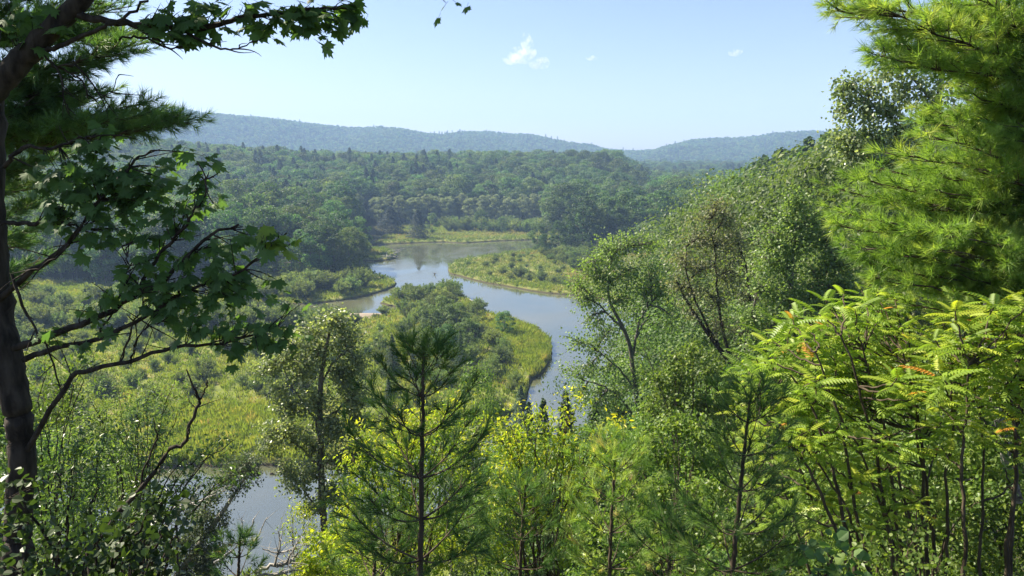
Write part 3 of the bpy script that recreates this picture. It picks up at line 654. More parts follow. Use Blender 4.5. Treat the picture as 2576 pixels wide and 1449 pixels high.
def in_pix_poly(poly, n, mind, seed=0):
    r = RS(seed+n); A = np.array(poly, float); W = np.array([onz(a, b)[:2] for a, b in poly]); lo, hi = W.min(0), W.max(0); out = []
    tries = 0
    while len(out) < n and tries < 400:
        Q = lo+(hi-lo)*r.rand(200, 2); Q = Q[(poly_sd(Q, W) > 0)]; Q = Q[poly_sd(Q, RIVW) < -1.2] if len(Q) else Q
        for p in Q:
            if len(out) < n and all((p[0]-o[0])**2+(p[1]-o[1])**2 > mind**2 for o in out): out.append(p)
        tries += 1
    return out
cnt = 0
SHR = [
 ([(-60,822),(300,818),(860,818),(860,838),(300,838),(-60,842)], 52, 2.6, (3.6, 5.4), 'on the south bank of the side channel', 'tall shrubs south of the side channel'),
 ([(1160,675),(1240,652),(1360,642),(1440,690),(1430,728),(1300,712),(1220,700)], 34, 4.0, (1.0, 2.2), 'among the grass on the river spit', 'low shrubs on the grassy spit'),  # polygon, number, min spacing, heights, place words, group
 ([(545,778),(560,740),(700,716),(860,712),(930,728),(900,745),(700,766)], 46, 2.1, (3.4, 6.0), 'on the low bank north of the side channel', 'shrubs north of the side channel'),
 ([(60,782),(60,752),(300,742),(560,738),(545,774)], 26, 3.0, (2.5, 4.5), 'below the dark wood left of the side channel', 'shrubs below the dark left wood'),
 ([(985,748),(1150,743),(1190,770),(1225,800),(1180,830),(1080,830),(1000,805),(985,785)], 34, 2.1, (2.4, 4.4), 'on the tip of the river island', 'shrubs on the island tip'),
 ([(300,830),(930,815),(1020,900),(1000,1030),(800,1060),(640,1030),(420,1030),(150,1000)], 86, 2.6, (1.6, 3.4), 'on the wide green flat behind the near pool', 'shrubs on the flat behind the near pool'),
 ([(1000,830),(1220,830),(1290,905),(1330,975),(1260,1060),(1000,1060)], 50, 2.4, (1.9, 3.6), 'in the middle of the island', 'shrubs in the middle of the island'),
 ([(-40,830),(300,830),(150,1000),(420,1040),(380,1180),(-40,1180)], 30, 3.0, (2.0, 3.6), 'on the flat behind the maple trunk', 'shrubs on the flat behind the maple'),
 ([(1340,640),(1370,633),(1530,628),(1560,680),(1440,690),(1400,668)], 46, 2.2, (2.4, 5.0), 'at the back of the grassy spit', 'shrubs at the back of the grassy spit')]
for poly, n, md, (h0, h1), words, gp in SHR:
    for p in in_pix_poly(poly, n, md, 5):
        h = h0+(h1-h0)*R.rand(); o = far_tree('shrub', p[0], p[1], h, 2.6, R.rand()*6.28, 'bank_shrub' if 'south' in words else 'meadow_shrub' if 'spit' in words else 'willow_shrub', 'rounded grey-green shrub '+words, 'shrub', gp, .8+.35*R.rand(), cnt); cnt += 1
        remember(o, ('shrub', words.replace('wide ', '').replace('green ', ''), 12))
for px, py, h, lb in ((1178,668,1.6,'tiny round shrub nearest the tip of the grassy spit'),(1222,672,2.2,'low shrub in the rust grass behind the spit tip'),(1262,690,2.6,'dark shrub left of the pair on the spit'),(1306,700,3.6,'large dark rounded shrub low on the grassy spit'),(1316,694,3.0,'dark shrub just behind the large rounded one on the spit'),
    (1362,706,3.0,'thin stemmed open shrub on the spit bank'),(1392,712,2.2,'low dark shrub right of the thin stemmed one'),(1412,714,2.6,'low dark shrub near the right end of the spit bank'),(1290,660,2.0,'small shrub in the middle of the grassy spit'),(1246,655,1.5,'small shrub on the far edge of the grassy spit')):
    w = onz(px, py, .8); far_tree('shrub', w[0], w[1], h, 2.6, px, 'willow_shrub', lb, 'shrub', None, 1.05, cnt); cnt += 1
for p in in_pix_poly([(1110,586),(1130,574),(1470,574),(1470,590),(1400,595),(1250,588)], 60, 2.6, 9):
    o = far_tree('shrub', p[0], p[1], 3.2+4*R.rand(), 2.6, R.rand()*6, 'meadow_shrub', 'shrub in the belt behind the far meadow', 'shrub', 'shrubs behind the far meadow', 1, cnt); cnt += 1
    remember(o, ('shrub', 'behind the far meadow', 14))
def small(kind, H0, px, py, top, name, label, cat, wide=1.0, i=0, group=None, zz=.8):
    w = onz(px, py, zz); d = ray(px, top); ztop = CAM[2]+d[2]*(w[1]/d[1]); return far_tree(kind, w[0], w[1], ztop-zz, H0, px, name, label, cat, group, wide, i)
small('cedar', 18, 985, 588, 518, 'cedar_tree', 'broad dark cedar cone on the far meadow, the left one', 'cedar', 1.35, 0)
small('cedar', 18, 1052, 600, 528, 'cedar_tree', 'narrow dark cedar cone at the edge of the far river bank', 'cedar', 1.0, 1)
small('cedar', 18, 960, 574, 536, 'cedar_tree', 'small dark cedar tucked behind the broad left cone', 'cedar', .9, 1)
for px, py, top, lb in ((1087,590,536,'round leafy tree right beside the narrow dark cedar'),(1212,584,528,'slim leafy tree standing alone behind the far meadow'),(1262,586,545,'small round tree near the middle of the far meadow edge'),
    (1352,632,560,'slender dark tree rising from the river where the spit begins'),(1368,640,588,'short bushy tree at the foot of the slender dark one'),(1405,634,556,'tall thin dark tree at the right end of the far water'),
    (1425,624,560,'leafy tree at the front of the wood by the far water'),(1478,650,608,'pale yellow-green round tree in the thicket on the spit'),
    (905,640,545,'light green tree at the river edge of the left wood'),(806,702,560,'tall tree with pale forked trunk at the front of the left wood'),
    (1115,840,745,'leafy tree standing highest in the middle of the island'),(1148,850,762,'leafy tree right behind the island conifer'),(1085,850,775,'rounded leafy tree left of the tallest island tree'),(1200,806,760,'dark leafy tree on the river edge of the island'),
    (1268,842,783,'rounded grey-green tree by the sunken logs'),(1180,880,800,'bushy tree above the island conifer'),(1120,900,815,'bushy tree low in the island middle')):
    small('small', 8, px, py, top, 'small_tree', lb, 'tree', 1.15 if top > 700 else .9, px % 3)
for px, py, top, lb in ((735,712,590,'full dark tree at the front of the left wood, left of the forked trunk'),(783,706,575,'broad dark tree at the front of the left wood beside the forked trunk'),(842,698,570,'broad dark tree just right of the pale forked trunk'),(880,684,575,'dark tree leaning towards the river bend at the wood corner'),
    (660,716,600,'dark tree at the wood front, third from the forked trunk'),(590,720,595,'dark tree at the wood front behind the tallest bushes'),(905,668,585,'lowest dark tree at the very corner of the left wood')):
    small('broad', 20, px, py, top, 'broadleaf_tree', lb, 'tree', 1.0, px % 6)
for px, py, top, wd, lb in ((1159,925,826,.8,'dark slim conifer spire in the middle of the island'),(989,945,842,1.1,'dark conifer left of the foreground pine tip'),(979,1030,950,1.0,'olive conifer low on the island left of the pine sapling'),(1310,1062,930,1.2,'brownish green cedar at the foot of the island bank'),
    (1040,960,880,1.2,'dark bushy conifer behind the foreground pine tip')):
    small('hemlock', 10, px, py, top, 'conifer', lb, 'conifer', wd, px % 2)
# drift logs, sand bar, snag shapes for unidentified objects
def log(name, label, cat, pts, mat='dead', branches=(), seed=1):
    g = Geo(); q = smooth_path(np.array(pts), 14); g.tubes(wiggle(q, .03, seed)[:, :3], q[:, 3], 8)
    for b in branches: q = smooth_path(np.array(b), 8); g.tubes(wiggle(q, .03, seed+1)[:, :3], q[:, 3], 5)
    o = from_geo(name, g, M[mat], None, True, np.array(pts[0][:3]), label=label, category=cat); return o
def wl_(px, py, z, r): w = onz(px, py, z); return [w[0], w[1], z, r]
log('drift_log', 'long dark curved log lying in the water off the island point', 'log', [wl_(1292,811,.5,.22), wl_(1318,812,.35,.2), wl_(1340,819,.2,.15), wl_(1357,823,.1,.08)], 'bark_grey')
log('drift_log', 'shorter straight log lying just below the long curved log', 'log', [wl_(1318,825,.0,.12), wl_(1338,825,.15,.16), wl_(1357,824.5,.2,.1)], 'bark_grey')
log('drift_log', 'grey log lying across the shallow behind the island tip', 'log', [wl_(966,771,.1,.12), wl_(990,767,.3,.16), wl_(1016,763,.7,.16)], 'bark')
log('dead_branch', 'bleached dead branch reaching over the river from the island', 'branch', [wl_(1160,748,.6,.12), wl_(1178,752,1.2,.09), wl_(1190,757,1.5,.05)], 'dead', [[wl_(1174,751,1.1,.05), wl_(1176,744,2.0,.02)]])
DRIFT = []
for k in range(9):
    a = R.rand()*3; w = onz(972+28*R.rand(), 632+20*R.rand(), .6); L = 2+3*R.rand(); z = .5+.9*R.rand()
    log('driftwood', 'bleached driftwood pole jammed in the pile at the river bend', 'driftwood', [[w[0]-L*math.cos(a), w[1]-L*math.sin(a), z, .14], [w[0], w[1], z+.3, .16], [w[0]+L*math.cos(a), w[1]+L*math.sin(a), z+.1+R.rand(), .08]], 'dead')
    DRIFT.append(COL.objects[-1])
DRIFT.sort(key=lambda o: o.location[0]/o.location[1])
for k, o in enumerate(DRIFT): o['group'] = 'driftwood pile at the river bend'; o['label'] = 'bleached driftwood pole, %s from the left in the pile at the river bend' % ORD[k]
log('root_stump', 'dark upturned root stump on the island tip', 'stump', [wl_(1012,742,.4,.35), wl_(1013,742,2.2,.25), wl_(1012,742,3.2,.1)], 'bark', [[wl_(1012,742,1.8,.12), wl_(1000,742,2.6,.05)], [wl_(1013,742,2.0,.12), wl_(1024,742,2.9,.04)], [wl_(1013,742,1.5,.1), wl_(1022,744,1.3,.04)]])
log('river_stub', 'small dark snag poking out of the open river', 'stub', [wl_(1092,688,-.3,.18), wl_(1094,688,.4,.14), wl_(1097,688,.9,.05)], 'bark', [[wl_(1093,688,.2,.1), wl_(1088,687,.8,.04)]])  # dark object on the river, not identified, built as a twiggy stub
log('pool_stub', 'small dark snag poking out of the near pool', 'stub', [wl_(678,1193,.0,.09), wl_(684,1191,.12,.1), wl_(691,1193,.05,.05)], 'bark', [[wl_(684,1191,.1,.06), wl_(685,1188,.35,.03)]])  # object in the pool, not identified, built as a low stub
g = Geo(); n = 40; a = np.arange(n)*2*math.pi/n; c = onz(908, 794)[:2]; rr = np.linspace(0, 1, 7)
V = [(c[0]+rad*(9.5*math.cos(t)+.8*math.sin(3*t)), c[1]+rad*(4.2*math.sin(t)+.5*math.cos(2*t)), .30*(1-rad**2)-.06) for rad in rr for t in a]
T = [q for k in range(6) for i in range(n) for q in ((k*n+i, (k+1)*n+i, (k+1)*n+(i+1) % n), (k*n+i, (k+1)*n+(i+1) % n, k*n+(i+1) % n))]
m, nt, b = new_mat('wet_sand'); tn = nt.nodes.new('ShaderNodeTexNoise'); tn.inputs['Scale'].default_value = 1.2; tn.inputs['Detail'].default_value = 6
rp = ramp(nt, [(.35, (.20, .155, .11)), (.65, (.31, .25, .18))]); nt.links.new(tn.outputs['Fac'], rp.inputs[0]); nt.links.new(rp.outputs[0], b.inputs['Base Color']); b.inputs['Roughness'].default_value = .7
link('sand_bar', make_mesh('sand_bar', V, np.array(T), None, m, True), kind='structure')
for px, py, h, lb in ((905,786,1.2,'tuft of reeds and brush on the sand bar edge'),(925,788,1.0,'low shrub on the right end of the sand bar'),(965,796,2.2,'rounded shrub between the sand bar and the island'),(945,803,1.4,'low shrub in front of the sand bar end')):
    w = onz(px, py, .2); far_tree('shrub', w[0], w[1], h, 2.6, px, 'bank_shrub', lb, 'shrub', None, 1.2, px)
w = onz(1478, 745, .2)
# cloud: small wisp well above the haze
m = bpy.data.materials.new('cloud_vapour'); m.use_nodes = True; nt = m.node_tree; nt.nodes.remove(nt.nodes['Principled BSDF'])
n = nt.nodes; l = nt.links; tc = n.new('ShaderNodeTexCoord'); no = n.new('ShaderNodeTexNoise'); no.inputs['Scale'].default_value = .022; no.inputs['Detail'].default_value = 7; no.inputs['Roughness'].default_value = .62
l.new(tc.outputs['Object'], no.inputs['Vector'])
ln = n.new('ShaderNodeVectorMath'); ln.operation = 'LENGTH'; gd = n.new('ShaderNodeAttribute')
mr = n.new('ShaderNodeMapRange'); mr.inputs[1].default_value = .50; mr.inputs[2].default_value = .66; mr.inputs[3].default_value = 0; mr.inputs[4].default_value = .022
l.new(no.outputs['Fac'], mr.inputs[0]); v = n.new('ShaderNodeVolumePrincipled'); v.inputs['Color'].default_value = (1, 1, 1, 1); v.inputs['Anisotropy'].default_value = .3
l.new(mr.outputs[0], v.inputs['Density']); l.new(v.outputs[0], n['Material Output'].inputs['Volume'])
def ico(g, c, r, s=(1, 1, 1)):
    P_ = []; k = 14
    for i in range(k+1):
        for j in range(20):
            ph = math.pi*i/k; th = 2*math.pi*j/20; q = 1+.18*math.sin(3*th+c[0])*math.sin(2*ph)
            P_.append((c[0]+r*s[0]*q*math.sin(ph)*math.cos(th), c[1]+r*s[1]*q*math.sin(ph)*math.sin(th), c[2]+r*s[2]*q*math.cos(ph)))
    T = [t for i in range(k) for j in range(20) for t in ((i*20+j, (i+1)*20+j, (i+1)*20+(j+1) % 20), (i*20+j, (i+1)*20+(j+1) % 20, i*20+(j+1) % 20))]
    g.add(P_, T)
def cloud(label, c, puffs):
    D = 4200; base = at(*c, D)
    for k, (px, py, rx, ry) in enumerate(puffs):
        g = Geo(); p = at(px, py, D); rr = rx*D/F; ico(g, p, rr, (1, .8, ry/rx))
        if k == 0: root = from_geo('cloud', g, m, None, True, p, label=label, category='cloud')
        else:
            o = from_geo('cloud_wisp', g, m, None, True, p); o.parent = root; o.location = o.location-root.location
cloud('small bright wispy cloud high over the middle of the ridge', (1320, 130), [(1312, 138, 36, 20), (1325, 106, 17, 22), (1356, 158, 26, 15), (1290,150,26,12)])
cloud('faint tiny cloud puff right of the bright wispy cloud', (1487, 146), [(1487, 146, 15, 6)])
cloud('very faint double cloud wisp at upper right of the sky', (1850, 132), [(1850, 132, 18, 9)])

# ------------------------------------------------------------------ foreground: the maple on the left
def maple():
    r = RS(5); o = at(-10, 1449, 4.5); o[2] = gz(o[0], o[1])-.1
    gt, gb, gl = Geo(), Geo(), Geo()
    tr = smooth_path(np.vstack([[*o, .17], pix_path([(42,1449,4.5,38),(48,1300,4.5,34),(54,1100,4.5,33),(30,960,4.5,36),(-8,780,4.55,38),(-28,560,4.6,38),(-34,300,4.65,38),(-46,100,4.7,35),(-70,-260,4.8,30),(-120,-900,5.0,20)])]), 70)
    gt.tubes(wiggle(tr, .006, 2)[:, :3], tr[:, 3], 16)
    B = []
    def br(pts, n=26, am=.006, side=6):
        q = smooth_path(pix_path(pts), n); q = wiggle(q, am, len(B)+3); gb.tubes(q[:, :3], q[:, 3], side); B.append(q); return q
    def sub(q, i, k, L, seed, bare=False):                  # side twigs off a branch
        rr = RS(seed); st = q[i:, :3][rr.randint(len(q)-i, size=k)]
        ax = norm(q[-1, :3]-q[i, :3]); d = norm(ax*.7+rr.randn(k, 3)*np.array([.6, .7, .45])); e = st+d*(L*(.4+.8*rr.rand(k, 1)))
        md = (st+e)/2+rr.randn(k, 3)*L*.08
        gb.tubes(bez(st, md, e, 6), np.linspace(.0045, .0012, 6)[None]*np.ones((k, 1)), 4); return st, md, e
    def leaves(cx, cy, Y, rx, ry, n, size=.105, pool=None, tint=.4):
        c = at(cx, cy, Y); rad = np.array([rx, rx*.9, ry])*Y/F
        n_t = max(2, n//5); e = c+norm(r.randn(n_t, 3))*rad*(r.rand(n_t, 1)**.45)
        every = np.concatenate([q[:, :3] for q in B]) if pool is None else pool[:, :3]
        s = every[np.argmin(np.linalg.norm(every-(c-np.array([.12, 0, .05])), axis=1))]; s = np.repeat(s[None], n_t, 0)
        md = (s+e)/2+r.randn(n_t, 3)*.03
        gb.tubes(bez(s, md, e, 6), np.linspace(.0042, .001, 6)[None]*np.ones((n_t, 1)), 4)
        k = r.randint(n_t, size=n); t = 1-.45*r.rand(n, 1)
        p = (1-t)**2*s[k]+2*t*(1-t)*md[k]+t*t*e[k]+r.randn(n, 3)*.035
        a = r.rand(n)*6.283; Y_ = np.stack([np.cos(a)*.9+.35, np.sin(a)*.8, -.25-.7*r.rand(n)], -1); Z_ = np.stack([r.randn(n)*.4, -.35+r.randn(n)*.4, np.full(n, .8)], -1)
        st = p; p2 = p+norm(Y_)*.035
        gb.tubes(np.stack([st, (st+p2)/2, p2], 1), np.full((n, 3), .0011), 3)
        gl.place(MAPLE, p2, Y_, Z_, size*(.42+.75*r.rand(n)), np.clip(tint+r.rand(n)*.6-.3, 0, 1))
    # upper limb and overhanging branch
    br([(-30,250,4.6,30),(20,185,4.6,29),(75,130,4.6,27),(130,75,4.6,24),(185,20,4.6,22),(250,-60,4.6,20),(360,-220,4.7,16),(520,-420,4.8,10)], 34, .004, 12)
    over = br([(170,30,4.6,12),(240,48,4.6,9),(330,60,4.6,8),(420,68,4.6,7.5),(500,70,4.6,7),(560,58,4.6,6),(620,42,4.6,5.5),(700,34,4.6,4.5),(790,24,4.6,3.5),(880,22,4.6,2.5)], 40, .004)
    br([(60,150,4.6,7),(140,120,4.55,6),(230,80,4.5,5),(300,50,4.5,4),(380,-10,4.5,3)])
    for p in ([(440,72,4.6,4),(500,100,4.55,3.2),(560,125,4.5,2.6),(600,122,4.5,2),(640,100,4.5,1.3)], [(330,62,4.6,4),(390,98,4.6,3),(430,120,4.6,2.2),(480,112,4.6,1.4)], [(300,100,4.6,2.4),(360,95,4.6,3),(420,120,4.6,2),(455,118,4.6,1.2)],
              [(100,120,4.6,3.5),(150,190,4.5,2.6),(160,250,4.5,1.6),(175,285,4.5,1.1)], [(130,160,4.6,3),(200,200,4.6,2.2),(225,250,4.6,1.2)], [(140,170,4.6,3),(190,165,4.5,2.5),(260,240,4.5,1.6),(300,190,4.5,1.2)]):
        q = br(p, 16, .005, 4); sub(q, 4, 5, .16, len(B))
    for cx, cy, rx, ry, n in ((20,18,40,30,16),(80,40,40,30,14),(140,25,30,25,8),(30,70,40,30,10),(420,14,34,20,14),(470,28,26,20,12),(395,35,22,16,7),(500,18,24,16,9),(446,92,20,16,6),(478,100,22,18,9),(470,60,20,14,6),(560,8,40,14,9),(640,12,40,16,12),(690,36,26,22,12),(712,52,22,20,8),
                              (745,26,26,20,12),(785,22,26,20,12),(805,72,20,14,7),(828,52,22,22,9),(850,22,26,16,10),(884,22,22,14,8),(775,55,18,14,5),(590,25,20,12,5),(900,16,16,10,4),(540,36,16,10,4)):
        leaves(cx, cy, 4.6, rx, ry, n, pool=over if cx > 200 else None)
    # two sprays that just dip into the top edge
    hi = br([(520,-420,4.8,9),(760,-240,4.7,6),(960,-110,4.6,4),(1080,-40,4.6,3),(1160,-12,4.6,2)])
    leaves(1115, 0, 4.6, 14, 9, 5, .075, hi); leaves(1178, -8, 4.6, 7, 7, 2, .07, hi)
    # middle branches with the large dark leaves
    m1 = br([(-10,760,4.5,9),(60,700,4.45,7),(115,655,4.4,6.5),(180,600,4.4,5.5),(240,520,4.4,5),(300,450,4.4,4),(345,400,4.4,3),(380,380,4.4,2)])
    m2 = br([(20,880,4.5,11),(100,855,4.45,9.5),(190,820,4.4,8.5),(270,790,4.4,8),(330,750,4.4,7),(370,735,4.4,6.5),(430,690,4.35,6),(480,640,4.3,4.5),(540,590,4.3,4),(600,565,4.3,3)])
    m3 = br([(340,745,4.4,5),(400,640,4.35,4.5),(440,600,4.35,4),(480,540,4.3,3.5),(520,480,4.3,2.5),(500,410,4.3,1.6)])
    m4 = br([(58,1150,4.5,9),(100,1080,4.42,7.5),(170,960,4.35,7),(215,935,4.35,6.6),(300,915,4.3,6),(380,890,4.3,5.5),(450,872,4.3,5),(540,868,4.3,4),(620,850,4.3,3.2),(700,820,4.3,2)])
    m5 = br([(60,905,4.5,8),(150,875,4.4,7),(250,850,4.35,6),(360,800,4.3,5),(460,740,4.3,4.4),(560,700,4.25,3.8),(650,655,4.2,3),(720,590,4.2,2)])
    m6 = br([(0,560,4.55,6),(90,562,4.5,5),(160,560,4.45,3.5),(230,580,4.4,2)])
    m7 = br([(10,420,4.55,6),(60,372,4.5,5),(130,372,4.5,4),(200,350,4.45,3),(255,340,4.4,2)])
    for q, k, L in ((m1,12,.26),(m2,12,.26),(m3,8,.2),(m4,16,.3),(m5,12,.28),(m6,10,.26),(m7,6,.2)): sub(q, 6, k, L, int(k*10+L*100+len(q)))
    for p in ([(250,850,4.4,3),(320,700,4.3,2.5),(310,620,4.3,1.5)], [(235,530,4.4,3),(150,640,4.3,2.6),(40,700,4.3,2)], [(30,690,4.4,4),(70,800,4.4,3.4),(120,880,4.4,2.6),(160,1000,4.4,1.6)], [(300,915,4.3,3.4),(330,830,4.3,3),(355,770,4.3,2.4),(350,700,4.3,1.5)], [(330,905,4.3,3),(350,840,4.25,2.4),(420,800,4.2,1.4)]):
        q = br(p, 14, .006, 4); sub(q, 4, 6, .2, len(B)+50)
    for cx, cy, rx, ry, n in ((262,330,26,26,14),(250,365,34,26,18),(205,385,30,24,14),(290,395,30,30,16),(195,435,50,40,34),(250,440,50,40,36),(310,430,46,36,28),(130,425,46,30,22),(90,450,40,30,16),(160,480,60,36,34),(230,500,60,36,34),(300,490,50,34,28),(350,460,36,30,18),(400,480,36,30,18),(430,440,30,22,12),
                              (415,425,26,16,9),(490,400,34,18,16),(500,440,26,24,10),(455,520,50,28,24),(495,490,40,26,16),(520,425,16,16,5),(380,520,40,30,18),(330,540,40,30,16),(250,560,50,30,20),(170,540,44,30,16),(100,510,40,30,12),(200,590,20,16,6),(235,600,18,20,6),(310,580,24,26,9),(420,570,22,20,8),
                              (390,590,26,20,8),(470,560,30,20,8),(560,610,30,14,6)): leaves(cx, cy, 4.4, rx, ry, int(n*.85), .088)
    for cx, cy, rx, ry, n in ((400,640,50,20,18),(350,660,40,22,18),(450,660,44,24,20),(500,640,40,22,16),(560,640,40,22,14),(610,610,40,18,12),(640,590,36,16,10),(370,710,50,26,26),(430,700,50,28,28),(500,700,50,30,28),(560,690,40,30,20),(600,700,30,30,14),(330,700,34,22,14),(270,730,34,20,14),(230,770,30,18,8),(400,750,50,26,22),
                              (470,760,50,28,26),(540,750,44,28,22),(600,760,40,30,22),(660,730,30,22,10),(520,810,50,26,26),(590,820,50,28,28),(650,800,40,28,22),(700,790,36,24,16),(740,760,26,18,8),(440,800,36,22,14),(620,860,34,22,14),(690,840,44,26,20),(735,830,24,20,8),(700,700,24,16,5),(290,830,30,20,8),(200,850,30,20,8),(160,820,34,20,8)):
        leaves(cx, cy, 4.3, rx, ry, int(n*.8), .084, None, .5)
    leaves(668, 578, 4.15, 16, 9, 8, .10, m5, .95); leaves(708, 574, 4.15, 26, 9, 10, .10, m5, .95)  # sunlight on these two clusters is put into a brighter tint
    # unseen crown above the picture, added and bounded to shade the slope below
    for i in range(70):
        c = np.array([-6.5+7.5*r.rand(), .5+7.3*r.rand(), 42.5+3.6*r.rand()])
        if proj(c+np.array([0, 0, -.4]))[1] > -40 and c[1] > 0: continue
        s = tr[60, :3]; gb.tubes(bez(s, (s+c)/2+np.array([0, 0, .3]), c, 8), np.linspace(.02, .004, 8), 5)
        n = 200; p = c+norm(r.randn(n, 3))*np.array([1.0, 1.0, .35])*(r.rand(n, 1)**.4); a = r.rand(n)*6.283
        p = p[(proj(p)[1] < -25) | (p[:, 1] < .6)]; n = len(p); a = a[:n]
        gl.place(MAPLE, p, np.stack([np.cos(a), np.sin(a), -.4+0*a], -1), np.stack([r.randn(n)*.4, r.randn(n)*.4, 1+0*a], -1), .11, r.rand(n))
    t = thing('maple_tree', o, 'dark shaded maple tree with large lobed leaves framing the left edge', 'maple')
    from_geo('trunk', gt, M['bark'], t, True, o); from_geo('branches', gb, M['bark'], t, True, o); from_geo('leaves', gl, M['maple'], t, False, o)
maple()

# ------------------------------------------------------------------ white pines
def pine_bough(gb, gn, r, a, b, n_side, side_len, tpls, shoot, width=.02, spread=.75, up=.18, from_=.18, step=.55):
    a = np.asarray(a, float); b = np.asarray(b, float); L = np.linalg.norm(b-a); c = (a+b)/2+np.array([0, 0, -.06*L])
    P = bez(a, c, b, 16)+r.randn(16, 3)*L*.006; gb.tubes(P, np.linspace(width, width*.22, 16), 6)
    t = from_+(1-from_)*np.sort(r.rand(n_side))**.85; k = t*15; i = np.minimum(k.astype(int), 14); s = P[i]+(P[i+1]-P[i])*(k-i)[:, None]
    ax = norm(b-a); lat = norm(np.cross(ax, [0, 0, 1])); sg = np.where(r.rand(n_side) > .5, 1, -1)[:, None]
    d = norm(ax*(.75+.2*r.rand(n_side, 1))+sg*lat*(spread*(.5+.7*r.rand(n_side, 1)))+np.array([0, 0, 1])*(up*(.2+1.6*r.rand(n_side, 1))-.08))
    ln = side_len*(1.1-.75*t[:, None])*(.6+.6*r.rand(n_side, 1)); e = s+d*ln
    md = (s+e)/2-np.array([0, 0, .05])*ln
    gb.tubes(bez(s, md, e, 6), (width*.32*np.linspace(1, .3, 6))[None]*np.ones((n_side, 1)), 4)
    st = []; dr = []
    for q in range(n_side):
        m = max(2, int(ln[q, 0]/(shoot*step))); tt = np.linspace(.25, 1, m)[:, None]
        p = (1-tt)**2*s[q]+2*tt*(1-tt)*md[q]+tt*tt*e[q]
        dd = norm(d[q]*1.0+r.randn(m, 3)*.55+np.array([0, 0, .18])); dd[-1] = norm(d[q]+np.array([0, 0, .15]))
        st.append(p); dr.append(dd)
        gb.tubes(np.stack([p, p+dd*shoot*.5], 1), np.array([[width*.12, width*.08]])*np.ones((m, 1)), 3)
    st = np.concatenate(st+[b[None]]); dr = np.concatenate(dr+[ax[None]])
    n = len(st); kk = r.randint(len(tpls), size=n); base = np.clip(r.rand()*.35+r.rand(n)*.6, 0, 1)
    for j, tp in enumerate(tpls):
        m = kk == j; gn.place(tp, st[m], dr[m], norm(r.randn(int(m.sum()), 3)), shoot*(.8+.4*r.rand(int(m.sum()))), base[m])
def big_pine(name, label, seed, base, top, boughs, tpls, shoot, mat, r0=.22):
    r = RS(seed); gt, gb, gn = Geo(), Geo(), Geo(); base = np.asarray(base, float); top = np.asarray(top, float)
    P = bez(base, (base+top)/2+r.randn(3)*.1, top, 30); gt.tubes(P, np.linspace(r0, r0*.2, 30), 14)
    for (px, py, Y, n, sl) in boughs:
        b = at(px, py, Y); h = np.hypot(*(P[:, :2]-b[:2]).T); z = b[2]-.05*h.mean()-.2; i = int(np.argmin(np.abs(P[:, 2]-z)))
        pine_bough(gb, gn, r, P[i], b, n, sl, tpls, shoot, .012+.006*np.linalg.norm(b-P[i])**.7)
    t = thing(name, base, label, 'pine tree'); from_geo('trunk', gt, M['bark_brown'], t, True, base); from_geo('branches', gb, M['bark_brown'], t, True, base); from_geo('needles', gn, M[mat], t, False, base)
R = RS(77)
bx_, by_ = -6.6, 7.9
big_pine('white_pine', 'white pine with feathery boughs behind the maple trunk at upper left', 11, (bx_, by_, gz(bx_, by_)-.2), (bx_+.3, by_, 50),
    [(352,110,7.8,30,0.79),(320,90,8.4,26,0.72),(280,125,7.5,26,0.72),(235,80,8.5,30,0.79),(180,60,7.8,30,0.79),(240,20,8.2,26,0.72),(330,15,8.4,22,0.65),(120,30,8.2,30,0.79),(60,60,7.6,26,0.72),
     (130,190,7.8,28,0.65),(90,220,8.3,24,0.65),(150,225,8.2,22,0.58),(428,312,7.8,44,0.90),(380,285,8.3,36,0.79),(330,262,8.1,32,0.76),(300,300,7.5,30,0.72),(240,250,8.4,32,0.72),(200,232,7.9,30,0.65),(130,260,8.4,28,0.65),(90,250,7.6,24,0.65),(350,305,8.7,26,0.65),
     (150,335,8.6,26,0.58),(90,350,8.0,26,0.58),(60,320,8.4,20,0.58),(180,380,9.0,22,0.58),(120,400,8.6,22,0.58),(60,420,8.2,22,0.58),(110,470,8.8,22,0.58),(150,440,9.2,20,0.50),(60,520,8.6,22,0.58),(130,560,9.0,20,0.58),(50,610,8.7,20,0.58),(100,650,9.0,18,0.58),(40,700,8.6,16,0.58),(120,-60,8.2,20,0.72),(260,-80,8.2,20,0.72),(20,-20,7.5,20,0.72)],
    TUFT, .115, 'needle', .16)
rb = []
for y0 in np.arange(-120, 760, 36):
    edge = np.interp(y0, [-120,0,60,110,200,260,330,420,480,560,640,720,760], [2500,2330,2520,2440,2460,2400,2330,2230,2090,2140,2160,2210,2310])
    for k in range(4):
        q = edge+[0, 110, 230, 330][k]+R.rand()*60-(20 if k else 30); rb.append((q, y0+R.rand()*34-17+k*6, 8.6+[0,.5,-.4,.9][k]+R.rand()*1.2, 22 if k < 2 else 15, .85))
rb = [b for b in rb if not (20 < b[1] < 100 and b[0] < 2420) and not (-150 < b[1] < 20 and b[0] > 2330 and R.rand() < .5)]
rb += [(2084,14,8.8,40,.9),(2150,-6,9.2,30,.9),(2215,22,8.4,30,.9),(2210,135,8.6,40,.9),(2280,120,9.0,30,.9)]
big_pine('white_pine', 'large white pine with sunlit feathery boughs filling the right edge', 21, (7.9, 9.6, gz(7.9, 9.6)-.2), (7.7, 9.6, 49), rb, TUFT, .145, 'needle_lit', .25)

